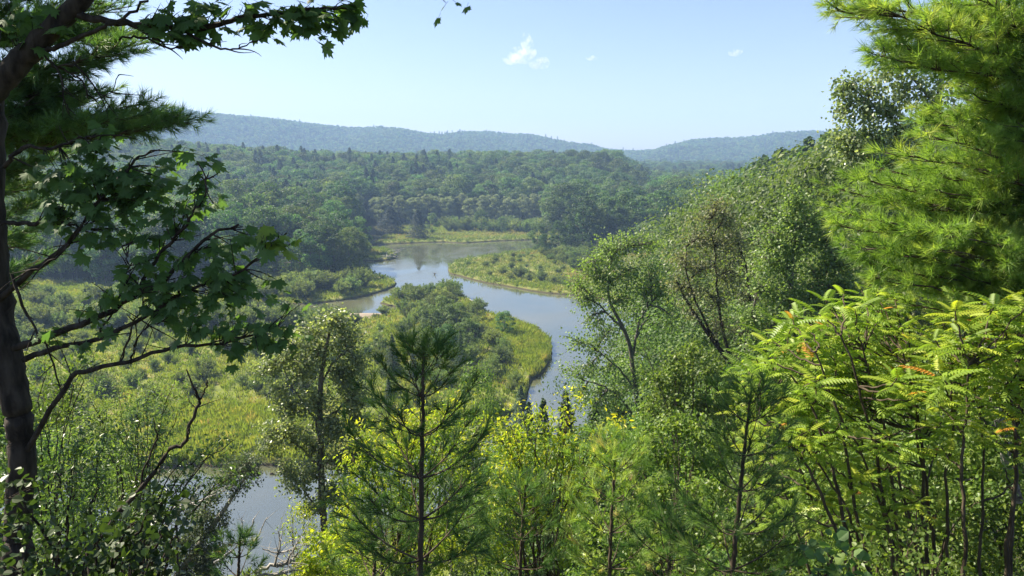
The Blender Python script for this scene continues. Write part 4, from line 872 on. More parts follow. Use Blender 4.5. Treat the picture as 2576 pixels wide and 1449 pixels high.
def sapling(label, seed, path, whorls, lat, tpl, mat, shoot=.10, lead=.28):
    """young pine: leader path in pixels, whorls (height fraction, branch length in metres)"""
    r = RS(seed); gt, gb, gn = Geo(), Geo(), Geo(); q = smooth_path(pix_path(path), 40); o = q[0, :3].copy(); o[2] = min(o[2], gz(o[0], o[1]))-.03
    q = np.vstack([[*o, q[0, 3]*1.1], q]); gt.tubes(wiggle(q, .0025, seed)[:, :3], q[:, 3], 8)
    S = []; D = []
    for h, L, nb in whorls:
        i = int(h*(len(q)-1)); s = q[i, :3]; a0 = r.rand()*6.283
        for k in range(nb):
            a = a0+k*6.283/nb+r.randn()*.2; hd = np.array([math.cos(a), math.sin(a), 0]); LL = .74*L*(.75+.5*r.rand())
            rise = .55+.35*h; e = s+hd*LL*.86+np.array([0, 0, LL*rise]); c = s+hd*LL*.55+np.array([0, 0, LL*rise*.22])
            P = bez(s, c, e, 10); gb.tubes(P, np.linspace(max(q[i, 3]*.45, .0035), .0016, 10), 5)
            m = max(2, int(LL/.13)); tt = np.linspace(.35, .92, m)
            for j, t in enumerate(tt):
                p = (1-t)**2*s+2*t*(1-t)*c+t*t*e; tg = norm(2*(1-t)*(c-s)+2*t*(e-c)); sd_ = norm(np.cross(tg, [0, 0, 1]))
                for sg in (-1, 1):
                    dd = norm(tg+sg*sd_*(.75+.3*r.rand())+np.array([0, 0, .25*r.rand()])); l2 = LL*(.42-.25*t)*(.7+.5*r.rand())+.05
                    p2 = p+dd*l2; gb.tubes(bez(p, (p+p2)/2, p2, 4), np.linspace(.0024, .0013, 4), 4)
                    n2 = max(1, int(l2/(shoot*.95)))
                    for w in range(n2): S.append(p+dd*l2*(1-w*shoot*.95/max(l2, .01))-dd*shoot*.8); D.append(dd+r.randn(3)*.16)
            n3 = int(LL*.7/(shoot*1.0))
            for w in range(n3):
                t = 1-w*shoot*1.0/LL; p = (1-t)**2*s+2*t*(1-t)*c+t*t*e; tg = norm(2*(1-t)*(c-s)+2*t*(e-c)); S.append(p-tg*shoot*.8); D.append(tg+r.randn(3)*.12)
    topd = norm(q[-1, :3]-q[-4, :3])
    for w in range(int(lead/(shoot*.6))): S.append(q[-1, :3]-topd*(shoot*.7+w*shoot*.55)); D.append(topd+r.randn(3)*.07)
    S = np.array(S); D = norm(np.array(D)); kk = r.randint(len(tpl), size=len(S))
    for j, tp in enumerate(tpl):
        m = kk == j; n = int(m.sum()); gn.place(tp, S[m], D[m], norm(r.randn(n, 3)), shoot*(.9+.35*r.rand(n)), np.clip(r.rand(n), 0, 1))
    t = thing('pine_sapling', o, label, 'pine sapling'); from_geo('stem', gt, M['bark_brown'], t, True, o); from_geo('branches', gb, M['bark_brown'], t, True, o); from_geo('needles', gn, M[mat], t, False, o)
sapling('tall dark pine sapling standing before the island, its tip against the river flats', 31, [(1058,1449,4.0,8),(1060,1250,4.0,7),(1063,1050,4.0,5.5),(1065,930,4.0,4),(1066,868,4.0,2.5)],
        [(.08,.62,5),(.20,.60,5),(.33,.50,5),(.46,.40,5),(.60,.30,5),(.74,.19,4),(.87,.10,4)], 1, TUFT_NEAR, 'needle_sap', .085)
sapling('young pine with a bare slim leader low in the middle, right of the dark one', 32, [(1308,1449,5.6,5),(1314,1330,5.6,4),(1322,1220,5.6,3)], [(.10,.5,5),(.4,.45,5),(.65,.3,5),(.85,.16,4)], 1, TUFT_NEAR, 'needle_sap', .085)
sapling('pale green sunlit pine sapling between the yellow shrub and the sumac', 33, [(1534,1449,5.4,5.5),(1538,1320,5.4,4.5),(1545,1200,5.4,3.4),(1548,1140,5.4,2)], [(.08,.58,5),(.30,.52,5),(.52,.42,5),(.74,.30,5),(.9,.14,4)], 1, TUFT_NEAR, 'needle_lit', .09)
sapling('dark pine sapling in front of the sumac, leaning slightly right', 34, [(1842,1449,4.6,7),(1856,1300,4.6,6),(1868,1180,4.6,5),(1880,1060,4.6,3.5),(1888,990,4.6,2)], [(.06,.68,5),(.22,.64,5),(.40,.52,5),(.58,.42,5),(.76,.28,5),(.9,.14,4)], 1, TUFT_NEAR, 'needle_sap', .085)
sapling('small pine tip rising at the foot of the near pool', 35, [(598,1470,8,5),(602,1400,8,3.5),(604,1350,8,2)], [(.15,.45,4),(.5,.30,4),(.8,.15,4)], 1, TUFT, 'needle', .10)
sapling('low bushy pine sapling at the bottom between the pool and the dark one', 36, [(940,1475,4.6,6),(944,1400,4.6,4),(950,1330,4.6,2.5)], [(.1,.5,5),(.45,.38,5),(.8,.2,4)], 1, TUFT_NEAR, 'needle_sap', .085)
sapling('bushy light pine sapling at the bottom right of the pale one', 37, [(1680,1480,5.0,6),(1684,1400,5.0,4),(1688,1300,5.0,2.5)], [(.1,.55,5),(.45,.42,5),(.8,.22,4)], 1, TUFT_NEAR, 'needle_sap', .085)

# ------------------------------------------------------------------ trees on the slope
near_tree('aspen_tree', 'slender aspen with pale glittering leaves beside the near pool', 'tree', 41,
    [(822,1500,22,11),(818,1380,22,10.5),(810,1250,22,9.5),(806,1100,22,8.5),(806,980,22,7),(816,900,22,5),(830,830,22,3),(836,790,22,1.5)],
    [[(806,1120,22,4),(790,1050,22,3),(740,980,22,2),(700,900,22,1.2)], [(806,960,22,4),(850,900,22,3),(890,870,22,2)], [(808,1180,22,4),(760,1130,22,3),(700,1090,22,1.5)], [(808,1060,22,4),(860,1020,22,3),(910,960,22,1.5)], [(814,1300,22,3),(770,1240,22,2),(735,1200,22,1)]],
    [(842,800,22,44,28),(778,828,22,34,26),(735,862,22,34,28,0),(668,925,22,40,22,0),(712,905,22,36,26,0),(800,880,22,44,34),(872,860,22,44,36,1),(905,905,22,30,32,1),(765,935,22,50,34),(850,940,22,46,40),(700,985,22,28,20,0),(735,1020,22,44,30,0),(800,1010,22,46,36),(885,1000,22,44,40,3),
     (690,1080,22,36,26,2),(672,1130,22,26,24,2),(735,1100,22,46,34,2),(850,1080,22,48,44,3),(905,1060,22,26,34,3),(790,1120,22,40,30),(715,1180,22,34,26,4),(745,1215,22,34,26,4),(860,1160,22,46,40),(790,1190,22,36,26),(850,1240,22,44,38),(778,1280,22,30,24),(900,1140,22,30,40)],
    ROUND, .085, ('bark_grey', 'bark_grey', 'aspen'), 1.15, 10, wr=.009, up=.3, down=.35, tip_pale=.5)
near_tree('cottonwood_tree', 'tall sunlit tree with pale bare forks reaching over the river, right of centre', 'tree', 42,
    [(1640,1330,44,7),(1625,1200,44,7),(1612,1080,44,6.5),(1600,990,44,6),(1590,910,44,5.5),(1582,860,44,5),(1560,810,44,4.2),(1535,760,44,3.4),(1530,700,44,2.6),(1540,640,44,1.5)],
    [[(1588,900,44,4),(1600,850,44,3.2),(1612,800,44,2.6),(1640,760,44,2)], [(1622,1120,44,4),(1590,1040,44,3.4),(1540,985,44,2.6),(1470,955,44,1.6)], [(1570,830,44,3.4),(1520,780,44,2.6),(1480,740,44,1.8)], [(1600,850,44,3),(1618,815,44,2.2),(1634,790,44,1.2)], [(1600,990,44,3),(1560,930,44,2.4),(1500,880,44,1.6)], [(1545,720,44,2),(1500,690,44,1.4)]],
    [(1535,640,44,34,36),(1500,660,44,28,26,5),(1590,615,44,30,26),(1560,625,44,30,28),(1640,620,44,26,30),(1470,690,44,32,26,5),(1520,700,44,40,28,5),(1580,690,44,40,30),(1640,680,44,34,34,0),(1490,745,44,40,30,2),(1450,720,44,22,24,2),(1560,750,44,36,22),(1610,730,44,36,26,0),(1670,730,44,28,30,0),
     (1485,800,44,30,22,2),(1530,830,44,26,20,4),(1450,860,44,28,22,4),(1495,875,44,34,24,4),(1440,930,44,22,18,1),(1475,930,44,30,24,4),(1535,920,44,30,24,4),(1460,985,44,26,18,1),(1510,985,44,30,22,1),(1560,990,44,30,26,1),(1600,940,44,22,24),(1640,1010,44,28,26),(1555,1050,44,40,26,1),(1620,1070,44,40,30),(1500,1030,44,24,16,1),(1690,790,44,20,18,0)],
    DIAMOND, .17, ('bark_grey', 'bark_grey', 'cotton'), .95, 12, wr=.03, up=.4)
near_tree('aspen_tree', 'greyish dark-limbed tree leaning over the river behind the sumac', 'tree', 43,
    [(1905,1200,34,9),(1880,1080,34,8.5),(1862,1000,34,8),(1845,930,34,7),(1815,885,34,5.5),(1775,830,34,4.5),(1735,770,34,3.4),(1700,705,34,2)],
    [[(1840,920,34,5),(1822,840,34,4),(1808,760,34,3),(1800,650,34,2),(1785,560,34,1)], [(1820,890,34,4),(1770,800,34,3),(1730,700,34,2),(1725,620,34,1)], [(1850,950,34,4),(1880,850,34,3),(1885,740,34,2)]],
    [(1790,540,34,40,34,0),(1830,560,34,34,36,0),(1745,590,34,40,36,1),(1800,610,34,44,36,0),(1860,620,34,36,40,2),(1715,650,34,34,34,1),(1770,670,34,44,34,1),(1835,680,34,40,36,0),(1700,720,34,28,30,1),(1745,730,34,36,32,1),(1800,750,34,44,30,0),(1880,740,34,36,34,2),(1745,790,34,30,24),(1810,820,34,40,30,0),(1870,830,34,36,34,2),(1890,900,34,36,34,2),(1800,520,34,26,20,0)],
    DIAMOND, .125, ('bark', 'bark', 'grey'), .62, 12, wr=.02, up=.35)
near_tree('birch_tree', 'bright leafy birch standing behind the sumac, thin stem showing', 'tree', 44,
    [(1975,1150,27,6),(1978,1000,27,5.5),(1984,860,27,5),(1990,740,27,4),(1996,620,27,3),(2006,520,27,1.2)],
    [[(1980,930,27,3),(1930,860,27,2.2),(1890,800,27,1.2)], [(1988,800,27,3),(2050,720,27,2),(2100,660,27,1)], [(1990,720,27,3),(1950,640,27,2),(1930,590,27,1)]],
    [(2010,510,27,34,34),(1980,545,27,34,36),(2040,560,27,40,34),(1940,590,27,36,30,2),(1995,610,27,44,34),(2070,610,27,44,36,1),(1925,650,27,36,32,2),(1980,670,27,44,34,2),(2050,680,27,48,36,1),(2110,670,27,40,40,1),(1910,720,27,38,34,0),(1970,740,27,46,34),(2040,750,27,48,36,1),(2120,740,27,40,40,1),(1890,790,27,36,30,0),(1950,810,27,46,34,0),(2020,830,27,46,34),(2090,810,27,44,36,1),(1900,860,27,36,34,0),(1970,880,27,44,34,0),(2050,890,27,44,34),(2130,850,27,36,40,1),(2150,780,27,36,40,1)],
    ROUND, .105, ('bark_birch', 'bark_grey', 'cotton'), 1.05, 10, wr=.012, up=.45)
near_tree('birch_tree', 'tall silvery-leaved birch against the sky behind the large right pine', 'tree', 45,
    [(2420,900,17,10),(2400,700,17,9.5),(2375,500,17,8.5),(2360,350,17,7),(2365,200,17,5),(2400,80,17,3),(2440,-20,17,1.5)],
    [[(2370,420,17,4.5),(2280,330,17,3),(2180,250,17,2),(2120,200,17,1)], [(2375,480,17,4.5),(2260,420,17,3),(2150,360,17,1.6)], [(2362,280,17,4),(2300,200,17,2.6),(2240,150,17,1.2)], [(2372,190,17,4),(2450,120,17,2.6),(2530,80,17,1.4)]],
    [(2150,205,17,32,26,0),(2185,230,17,36,34,0),(2125,240,17,26,30,0),(2120,285,17,34,30,0),(2175,290,17,40,34,0),(2230,270,17,44,34,0),(2110,345,17,26,26,1),(2150,350,17,40,36,1),(2205,350,17,44,36,1),(2140,400,17,36,26,1),(2200,410,17,40,34,1),(2260,340,17,44,40,1),(2270,400,17,44,36,1),(2240,190,17,36,26,2),(2290,220,17,44,34,2),(2290,150,17,40,28,2),
     (2330,100,17,36,26,2),(2250,110,17,30,20,2),(2350,160,17,44,34),(2400,110,17,44,34,3),(2390,50,17,40,30),(2440,20,17,44,30),(2480,80,17,44,36,3),(2530,60,17,44,40,3),(2540,130,17,44,36,3),(2470,150,17,44,34,3),(2560,10,17,36,36,3),(2420,200,17,44,34),(2340,250,17,44,40),(2350,340,17,44,40),(2490,220,17,50,40,3),(2480,-40,17,60,34)],
    ROUND, .075, ('bark_birch', 'bark_grey', 'aspen'), .85, 10, wr=.008, up=.3, down=.4)
near_tree('cedar_tree', 'old dark cedar leaning out over the near pool with a bright green crown tuft', 'cedar', 46,
    [(395,1530,25,10),(445,1449,25,9),(500,1372,25,8),(545,1310,25,6.5),(585,1250,25,5),(615,1205,25,3.4),(640,1170,25,1.5)],
    [[(500,1372,25,4),(520,1260,25,2),(540,1200,25,1)]],
    [(620,1160,25,36,24),(590,1180,25,34,24),(645,1190,25,18,24),(570,1210,25,30,22,0),(600,1225,25,36,16),(540,1250,25,28,24,0),(520,1290,25,40,28,0),(560,1310,25,18,26),(490,1320,25,36,30),(540,1345,25,32,30),(470,1370,25,40,34),(520,1390,25,40,34),(560,1400,25,18,30),(480,1430,25,50,36),(540,1450,25,40,30),(440,1400,25,20,30)],
    DIAMOND, .085, ('dead', 'bark_grey', 'cedar'), 1.35, 14, wr=.008, up=.2, down=.35, clump=.25)

# ------------------------------------------------------------------ shrubs of the slope
def shrub(name, label, cat, seed, base, blobs, tpl, ls, mat, dens=1.0, bark='bark_brown', nl=12, wr=.004, group=None, **kw):
    """several stems from a pixel base point fan out to blobs"""
    r = RS(seed); gb, gl = Geo(), Geo(); o = at(*base); g0 = gz(o[0], o[1]); o[2] = min(g0, o[2])-.05 if o[2]-g0 < 3 else g0
    for bl in blobs:
        px, py, Y, rx, ry = bl[:5]; c = at(px, py, Y); rad = np.array([rx, rx, ry])*Y/F
        s = o+np.array([r.randn()*.12, r.randn()*.12, 0]); e = c-np.array([0, 0, rad[2]*.3]); md = s+(e-s)*.55+np.array([0, 0, .22])*np.linalg.norm(e-s)-(e-s)*np.array([.22, .22, 0])
        P = bez(s, md, e, 14)+r.randn(14, 3)*.012*np.linalg.norm(e-s)/2; gb.tubes(P, np.linspace(wr*4.2, wr*1.2, 14), 6)
        P2 = bez(P[-1], (P[-1]+c)/2+r.randn(3)*rad*.3, c+norm(c-P[7])*rad*.7, 8); gb.tubes(P2, np.linspace(wr*1.2, wr*.5, 8), 4)
        nt_ = max(7, int(dens*rad[0]*rad[2]/(ls*ls)*21.0/nl))
        blob_foliage(gl, gb, r, np.concatenate([P[9:], P2[:6]]), c, rad, nt_, nl, tpl, ls, wr=wr*.5, **kw)
    t = thing(name, o, label, cat, group); from_geo('stems', gb, M[bark], t, True, o); from_geo('foliage', gl, M[mat], t, False, o); return t
shrub('yellow_shrub', 'yellowing leafy shrub glowing in sun behind the dark pine sapling', 'shrub', 51, (1010,1480,9.5),
    [(905,1090,9.5,24,18),(930,1120,9.5,40,26),(890,1160,9.5,36,30),(960,1160,9.5,44,34),(1010,1080,9.5,44,28),(1060,1050,9.5,44,24),(1110,1040,9.5,40,22),(1150,1022,9.5,28,14),(1120,1080,9.5,44,30),(1040,1130,9.5,50,36),(880,1230,9.5,36,34),(940,1240,9.5,46,36),(870,1290,9.5,30,30),(1010,1220,9.5,50,38),(1100,1170,9.5,50,38),(1180,1130,9.5,44,36),(1160,1210,9.5,50,40),(930,1320,9.5,50,40),(1030,1310,9.5,50,40),(1130,1300,9.5,50,44),(900,1400,9.5,50,40),(1010,1400,9.5,54,40),(1120,1400,9.5,54,44),(1215,1060,9.7,22,20),(1010,1130,9.8,60,40)],
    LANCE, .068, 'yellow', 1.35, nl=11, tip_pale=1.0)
shrub('yellow_shrub', 'bushy yellow-green shrub with upright spikes, right of the dark sapling', 'shrub', 52, (1370,1480,9.0),
    [(1280,1070,9,26,24),(1262,1110,9,34,30),(1320,1055,9,28,22),(1350,1042,9,26,20),(1310,1110,9,44,34),(1370,1080,9,40,30),(1425,1050,9,18,22),(1445,1018,9,9,18),(1420,1100,9,40,30),(1300,1170,9,50,36),(1380,1150,9,46,36),(1450,1140,9,34,26),(1500,1110,9,28,16),(1545,1080,9,22,10),(1260,1190,9,36,36),(1340,1230,9,50,38),(1430,1200,9,44,34),(1290,1270,9,44,36),(1370,1300,9,44,40),(1240,1300,9,40,40),(1450,1280,9,40,40),(1290,1360,9,50,44),(1400,1380,9,50,44),(1230,1400,9,44,40),(1500,1180,9,36,30)],
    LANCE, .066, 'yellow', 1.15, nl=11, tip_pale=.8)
shrub('green_shrub', 'dense green leafy shrub between the yellow shrubs and the sumac', 'shrub', 53, (1700,1500,11.0),
    [(1640,1100,12,40,30),(1700,1060,12,44,34),(1760,1080,12,44,36),(1600,1150,12,40,34),(1680,1150,12,46,38),(1760,1160,12,46,40),(1820,1120,12,40,40),(1580,1220,11,44,36),(1660,1230,11,50,40),(1750,1240,11,50,40),(1560,1300,10.5,44,40),(1640,1320,10.5,50,44),(1740,1330,10.5,54,44),(1500,1330,10.5,40,40),(1600,1410,10,54,44),(1720,1420,10,54,44),(1500,1420,10,50,44),(1830,1220,11,44,40),(1850,1330,10.5,50,44)],
    ROUND, .062, 'green', 1.0, nl=11)
shrub('green_shrub', 'leafy green shrub above it, below the leaning grey tree', 'shrub', 54, (1720,1350,20.0),
    [(1700,900,21,40,30),(1750,880,21,36,28),(1660,950,21,36,30),(1720,960,21,46,34),(1790,940,21,40,36),(1840,980,21,40,36),(1690,1010,21,46,34),(1760,1020,21,46,36),(1820,1040,21,44,36),(1640,1020,21,34,30),(1900,1000,21,44,40)],
    ROUND, .085, 'green', 1.0, nl=11, wr=.008)
shrub('pool_bush', 'light green bush at the right edge of the near pool', 'shrub', 55, (760,1480,17.0),
    [(735,1275,17,26,14),(730,1310,17,24,12),(760,1290,17,26,22),(735,1345,17,20,10),(775,1340,17,30,30),(760,1400,17,36,34),(800,1430,17,50,40)], LANCE, .07, 'yellow', .9, nl=10)
shrub('green_shrub', 'bright green shrub at the foot of the aspen', 'shrub', 56, (850,1520,12.0),
    [(800,1360,12,40,28),(850,1340,12,40,36),(900,1350,12,36,30),(790,1420,12,44,34),(850,1420,12,50,40),(760,1430,12,30,26),(880,1290,12,26,22)], ROUND, .06, 'yellow', .9, nl=11)
# glossy undergrowth, lower left
def ug(n, label, seed, base, Y, blobs, mat='cherry', ls=.058, tpl=LANCE, dens=.95, **kw):
    shrub(n, label, 'shrub', seed, (*base, Y), [(a, b, Y+c, rx, ry) for a, b, c, rx, ry in blobs], tpl, ls, mat, dens, 'bark', 10, up=.55, down=.15, **kw)
ug('cherry_shrub', 'glossy small-leaved shrub arching over the near pool at lower left', 61, (330,1500), 8.0,
   [(585,1108,0,22,9),(550,1125,0,30,12),(505,1140,0,34,16),(460,1150,0,36,20),(600,1190,.2,20,8),(560,1205,.2,30,12),(510,1215,.2,34,16),(460,1210,0,40,22),(410,1160,0,40,24),(400,1080,0,34,24),(360,1120,.2,44,30),(350,1050,.3,34,26),(310,1090,.2,44,30),(410,1240,0,44,26),(360,1200,0,44,30),(300,1170,0,46,30),(480,1250,0,34,16),(330,1260,0,46,30),(400,1290,0,36,24),(450,1285,-.2,26,20)])
ug('cherry_shrub', 'glossy speckled shrub right beside the maple trunk at lower left', 62, (170,1500), 7.0,
   [(190,1130,0,44,34),(250,1120,0,44,30),(130,1170,0,40,34),(200,1210,0,46,34),(260,1200,0,46,30),(140,1260,0,44,34),(220,1290,0,46,34),(290,1290,0,46,30),(110,1330,0,40,34),(180,1360,0,46,34),(260,1360,0,46,34),(340,1340,0,44,30),(110,1080,.3,34,30),(30,1230,.8,44,40),(10,1120,.8,40,36)])
ug('hazel_shrub', 'dark broad-leaved hazel shrub in the bottom left corner', 63, (200,1560), 3.6,
   [(60,1330,0,60,34),(140,1400,0,60,34),(250,1370,0,56,30),(330,1320,0,54,28),(400,1270,0,38,22),(370,1380,0,50,30),(280,1440,0,60,30),(180,1450,0,60,26),(60,1430,0,60,34),(420,1430,0,36,26),(30,1240,0,50,30),(430,1300,0,20,16)], 'hazel', .046, ROUND, .45)
ug('tall_shrub', 'tall thin olive shrub behind the glossy leaves, left of the meadow', 64, (330,1300), 13.0,
   [(440,960,0,34,26),(420,1010,0,40,30),(380,980,0,36,30),(350,1020,0,40,34),(300,1000,0,36,34),(400,1060,0,40,30),(330,1080,0,40,34),(250,1040,0,40,36),(220,980,0,36,30),(470,1010,0,20,16),(200,1080,0,40,36)], 'shrub', .075, LANCE, .6)
ug('tall_shrub', 'shaded green shrub glimpsed between the maple trunk and the thin olive one', 65, (130,1300), 11.0,
   [(200,930,0,30,24),(160,960,0,36,30),(120,1000,0,40,36),(180,1030,0,40,34),(80,1060,0,40,36),(110,900,0,30,24),(230,900,0,24,22)], 'green', .07, LANCE, .6)

# bare stems and dead wood in front
def bare(label, pts, seed, mat='bark', name='bare_sapling', cat='sapling', tw=10, L=.25, limbs=()):
    g = Geo(); gg = Geo(); q = smooth_path(pix_path(pts), 24); o = q[0, :3].copy(); gr = gz(o[0], o[1]); r = RS(seed)
    if name == 'bare_sapling': q = np.vstack([[o[0], o[1], gr-.05, q[0, 3]], q]); o[2] = gr-.05
    q = wiggle(q, q[:, 3].mean()*.6, seed); g.tubes(q[:, :3], q[:, 3], 7); al = [q]
    for l_ in limbs: e = wiggle(smooth_path(pix_path(l_), 14), .004, seed+3); gg.tubes(e[:, :3], e[:, 3], 5); al.append(e)
    for e in al:
        k = tw; s = e[len(e)//4:, :3][r.randint(len(e)*3//4, size=k)]; d = norm(norm(e[-1, :3]-e[0, :3])*.6+r.randn(k, 3)*.6); f = s+d*L*(.3+.8*r.rand(k, 1))
        gg.tubes(bez(s, (s+f)/2+r.randn(k, 3)*L*.08, f, 5), np.linspace(1, .3, 5)[None]*e[len(e)//2, 3]*.4*np.ones((k, 1)), 4)
    t = thing(name, o, label, cat); from_geo('stem', g, M[mat], t, True, o); from_geo('twigs', gg, M[mat], t, True, o)
bare('dark leafless sapling slanting up across the near meadow', [(222,1390,5.0,7),(339,1246,5.0,6.5),(400,1170,5.0,6),(437,1124,5.0,5.5),(464,1117,5.0,5),(482,1060,5.0,4.5),(501,1009,5.0,4),(490,985,5.0,3),(468,930,5.0,1.8)], 71, limbs=[[(499,1010,5,3),(515,985,5,2.4),(522,955,5,1.2)],[(350,1235,5,3),(362,1180,5,2.6),(392,1110,5,2.2),(385,1050,5,1.2)]], tw=5, L=.16)
bare('thin dead pole with short twigs standing in the near pool edge', [(448,1440,20,3.4),(446,1340,20,3),(443,1260,20,2.2),(441,1195,20,1.2)], 72, 'bark', 'dead_pole', 'dead tree', 22, .9)
bare('bleached forked dead branch slanting up over the near pool', [(540,1415,12,4),(590,1380,12,3.5),(625,1340,12,2.8),(640,1300,12,1.6)], 73, 'dead', 'dead_branch', 'branch', 7, .3, [[(600,1372,12,2.6),(640,1360,12,2),(672,1300,12,1)],[(612,1350,12,2),(608,1300,12,1)]])
bare('tangle of grey fallen branches along the bottom, right of the pool pine', [(640,1440,9,5.5),(680,1425,9,5),(720,1418,9,4.4),(752,1395,9,2.4)], 74, 'dead', 'fallen_branch', 'branch', 12, .35, [[(650,1445,9,4),(700,1444,9,3.6),(752,1432,9,2)],[(690,1422,9,3.4),(705,1370,9,2.4),(700,1335,9,1.2)],[(720,1415,9,3),(745,1370,9,2),(760,1345,9,1)],[(660,1380,9,1.6),(700,1390,9,2.2),(755,1378,9,1.6)]])
bare('fallen pale trunk angling down through the lower left thicket', [(425,1280,18,3),(470,1270,18,3),(520,1255,18,2)], 75, 'dead', 'dead_branch', 'branch', 10, .7)

# ------------------------------------------------------------------ sumac and the right-hand slope
def sumac(label, seed, base, tips, stems_extra=()):
    r = RS(seed); gb, gl = Geo(), Geo(); o = at(*base); o[2] = gz(o[0], o[1])-.05
    trunks = []
    for bx, by, Y, tx_, ty_, w in stems_extra:
        s = at(bx, by, Y); s[2] = max(gz(s[0], s[1])-.05, s[2]-1.5); e = at(tx_, ty_, Y+.3)
        P = bez(s, s+(e-s)*np.array([.35, .35, .62])+r.randn(3)*.08, e, 22); P = P+np.cumsum(r.randn(22, 3)*.013, 0); gb.tubes(P, np.linspace(w, w*.35, 22), 7); trunks.append(P)
    allp = np.concatenate([p[8:] for p in trunks])
    for px, py, Y in tips:
        c = at(px, py, Y); d = np.linalg.norm((allp-c)*np.array([1, 1, 1.0]), axis=1)+np.where(allp[:, 2] > c[2]-.12, 3, 0); s = allp[int(np.argmin(d))]
        md = (s+c)/2+np.array([0, 0, -.12])*np.linalg.norm(c-s)+r.randn(3)*.05; P = bez(s, md, c, 10)+r.randn(10, 3)*.012; P[0] = s; P[-1] = c
        gb.tubes(P, np.linspace(.013, .007, 10), 5)
        n = 6+r.randint(6); a = np.arange(n)*2.4+r.rand()*6; el = .05+.75*np.linspace(0, 1, n)**1.2
        D = np.stack([np.cos(a)*np.cos(el), np.sin(a)*np.cos(el), np.sin(el)], -1); pp = c-np.array([0, 0, 1])*np.linspace(.12, 0, n)[:, None]
        gl.place(SUMAC, pp, D, np.tile([0, 0, 1.0], (n, 1))+r.randn(n, 3)*.18, .28*(.5+.75*r.rand(n))*(1 if py < 1000 else .8), np.clip(.15+.7*r.rand(n)+.3*(r.rand(n) < .05), 0, 1) if r.rand() > .06 else .75+.23*r.rand(n))
    t = thing('sumac_shrub', o, label, 'sumac'); from_geo('stems', gb, M['bark_brown'], t, True, o); from_geo('leaves', gl, M['sumac'], t, False, o)
r = RS(81); tips = []
for px in np.arange(1885, 2330, 30):
    top = np.interp(px, [1880,1950,2020,2100,2200,2280,2340], [915,830,775,735,725,770,800]); bot = np.interp(px, [1880,2000,2200,2340], [1120,1090,1000,960])
    for py in np.arange(top+18, bot, 29): tips.append((px+r.randn()*14, py+r.randn()*10, 8.2+r.rand()*1.6))
for k in range(105): tips.append((1890+480*r.rand(), 950+380*r.rand()**1.3, 7.3+2.0*r.rand()))
sumac('broad bright green sumac clump on dark crooked stems, left of the pair', 82, (2180,1449,8.0), tips,
      [(2180,1449,7.2,1960,1060,.028),(2200,1449,7.3,2010,960,.028),(2230,1440,7.6,2060,900,.026),(2290,1400,7.8,2130,860,.028),(2330,1380,8.0,2170,850,.026),(2350,1380,8.0,2245,880,.028),(2120,1400,7.6,1920,1080,.022),(2300,1420,7.8,2080,1000,.022),(2260,1440,7.4,2000,1100,.022),(2400,1340,8.4,2300,930,.028),(2160,1300,8.4,1950,980,.02),(2340,1380,8.0,2200,1000,.022)])
tips = []
for px in np.arange(2350, 2640, 31):
    top = np.interp(px, [2350,2420,2500,2576,2640], [790,780,750,740,740])
    for py in np.arange(top+15, 940, 30): tips.append((px+r.randn()*14, py+r.randn()*10, 7.2+r.rand()*1.4))
for k in range(30): tips.append((2340+290*r.rand(), 930+260*r.rand()**1.3, 6.9+1.4*r.rand()))
sumac('sumac with yellowing and orange leaf tips against the pine at the right edge', 83, (2500,1449,7.0), tips,
      [(2540,1300,7.2,2520,930,.03),(2470,1380,7.0,2440,930,.026),(2560,1290,7.4,2590,900,.03),(2400,1330,7.8,2380,930,.024),(2500,1200,7.6,2460,900,.02)])
near_tree('birch_tree', 'white-barked birch trunk rising behind the right-hand sumac', 'tree', 46,
    [(2560,1260,10,15),(2535,1180,10,14),(2520,1080,10,13),(2500,980,10,12),(2490,850,10,12),(2480,700,10,10),(2470,400,10,7)],
    [[(2520,1090,10,4),(2450,1040,10,3),(2360,1010,10,1.6)], [(2510,1030,10,4),(2570,980,10,3),(2620,940,10,2)]],
    [(2380,1010,10,44,36,0),(2450,1020,10,46,36,0),(2560,1000,10,46,36,1),(2420,1090,10.4,50,36,0),(2330,1080,10.6,46,36,0),(2480,1130,10.6,44,34,0),(2580,1080,10.4,36,36,1),(2500,1130,9.6,30,26),(2550,1200,9.6,36,30)],
    ROUND, .06, ('bark_birch', 'bark_grey', 'green'), .8, 10, wr=.006)
shrub('understory_shrub', 'shaded leafy understory bush below the sumac, in the middle of the right slope', 'shrub', 84, (2330,1449,10.5),
    [(2200,1120,10.6,50,34),(2280,1150,10.6,50,36),(2360,1180,10.4,50,36),(2230,1200,10.4,50,36),(2310,1240,10.2,50,38),(2400,1260,10,50,38),(2480,1240,9.8,50,38),(2140,1180,10.6,50,40),(2100,1250,10.4,44,36),(2180,1290,10,44,36),(2060,1150,10.8,44,40),(2020,1220,10.8,40,36),(2080,1330,10,44,36)], ROUND, .058, 'green', .8, nl=11)
shrub('understory_shrub', 'pale sunlit low shrub in front of the sumac stems at lower right', 'shrub', 85, (2250,1500,6.6),
    [(2140,1400,6.6,40,26),(2210,1420,6.6,44,28),(2290,1400,6.6,44,28),(2360,1430,6.4,44,26),(2300,1345,6.8,36,22),(2200,1360,6.8,30,20)], ROUND, .05, 'green', .6, nl=9)
shrub('low_shrub', 'dark blue-green broad-leaved seedling at the bottom, left of the sumac stems', 'shrub', 86, (2085,1500,3.4),
    [(2080,1425,3.4,34,16),(2060,1442,3.4,30,12),(2100,1405,3.4,22,14)], ROUND, .06, 'maple', .9, nl=5)
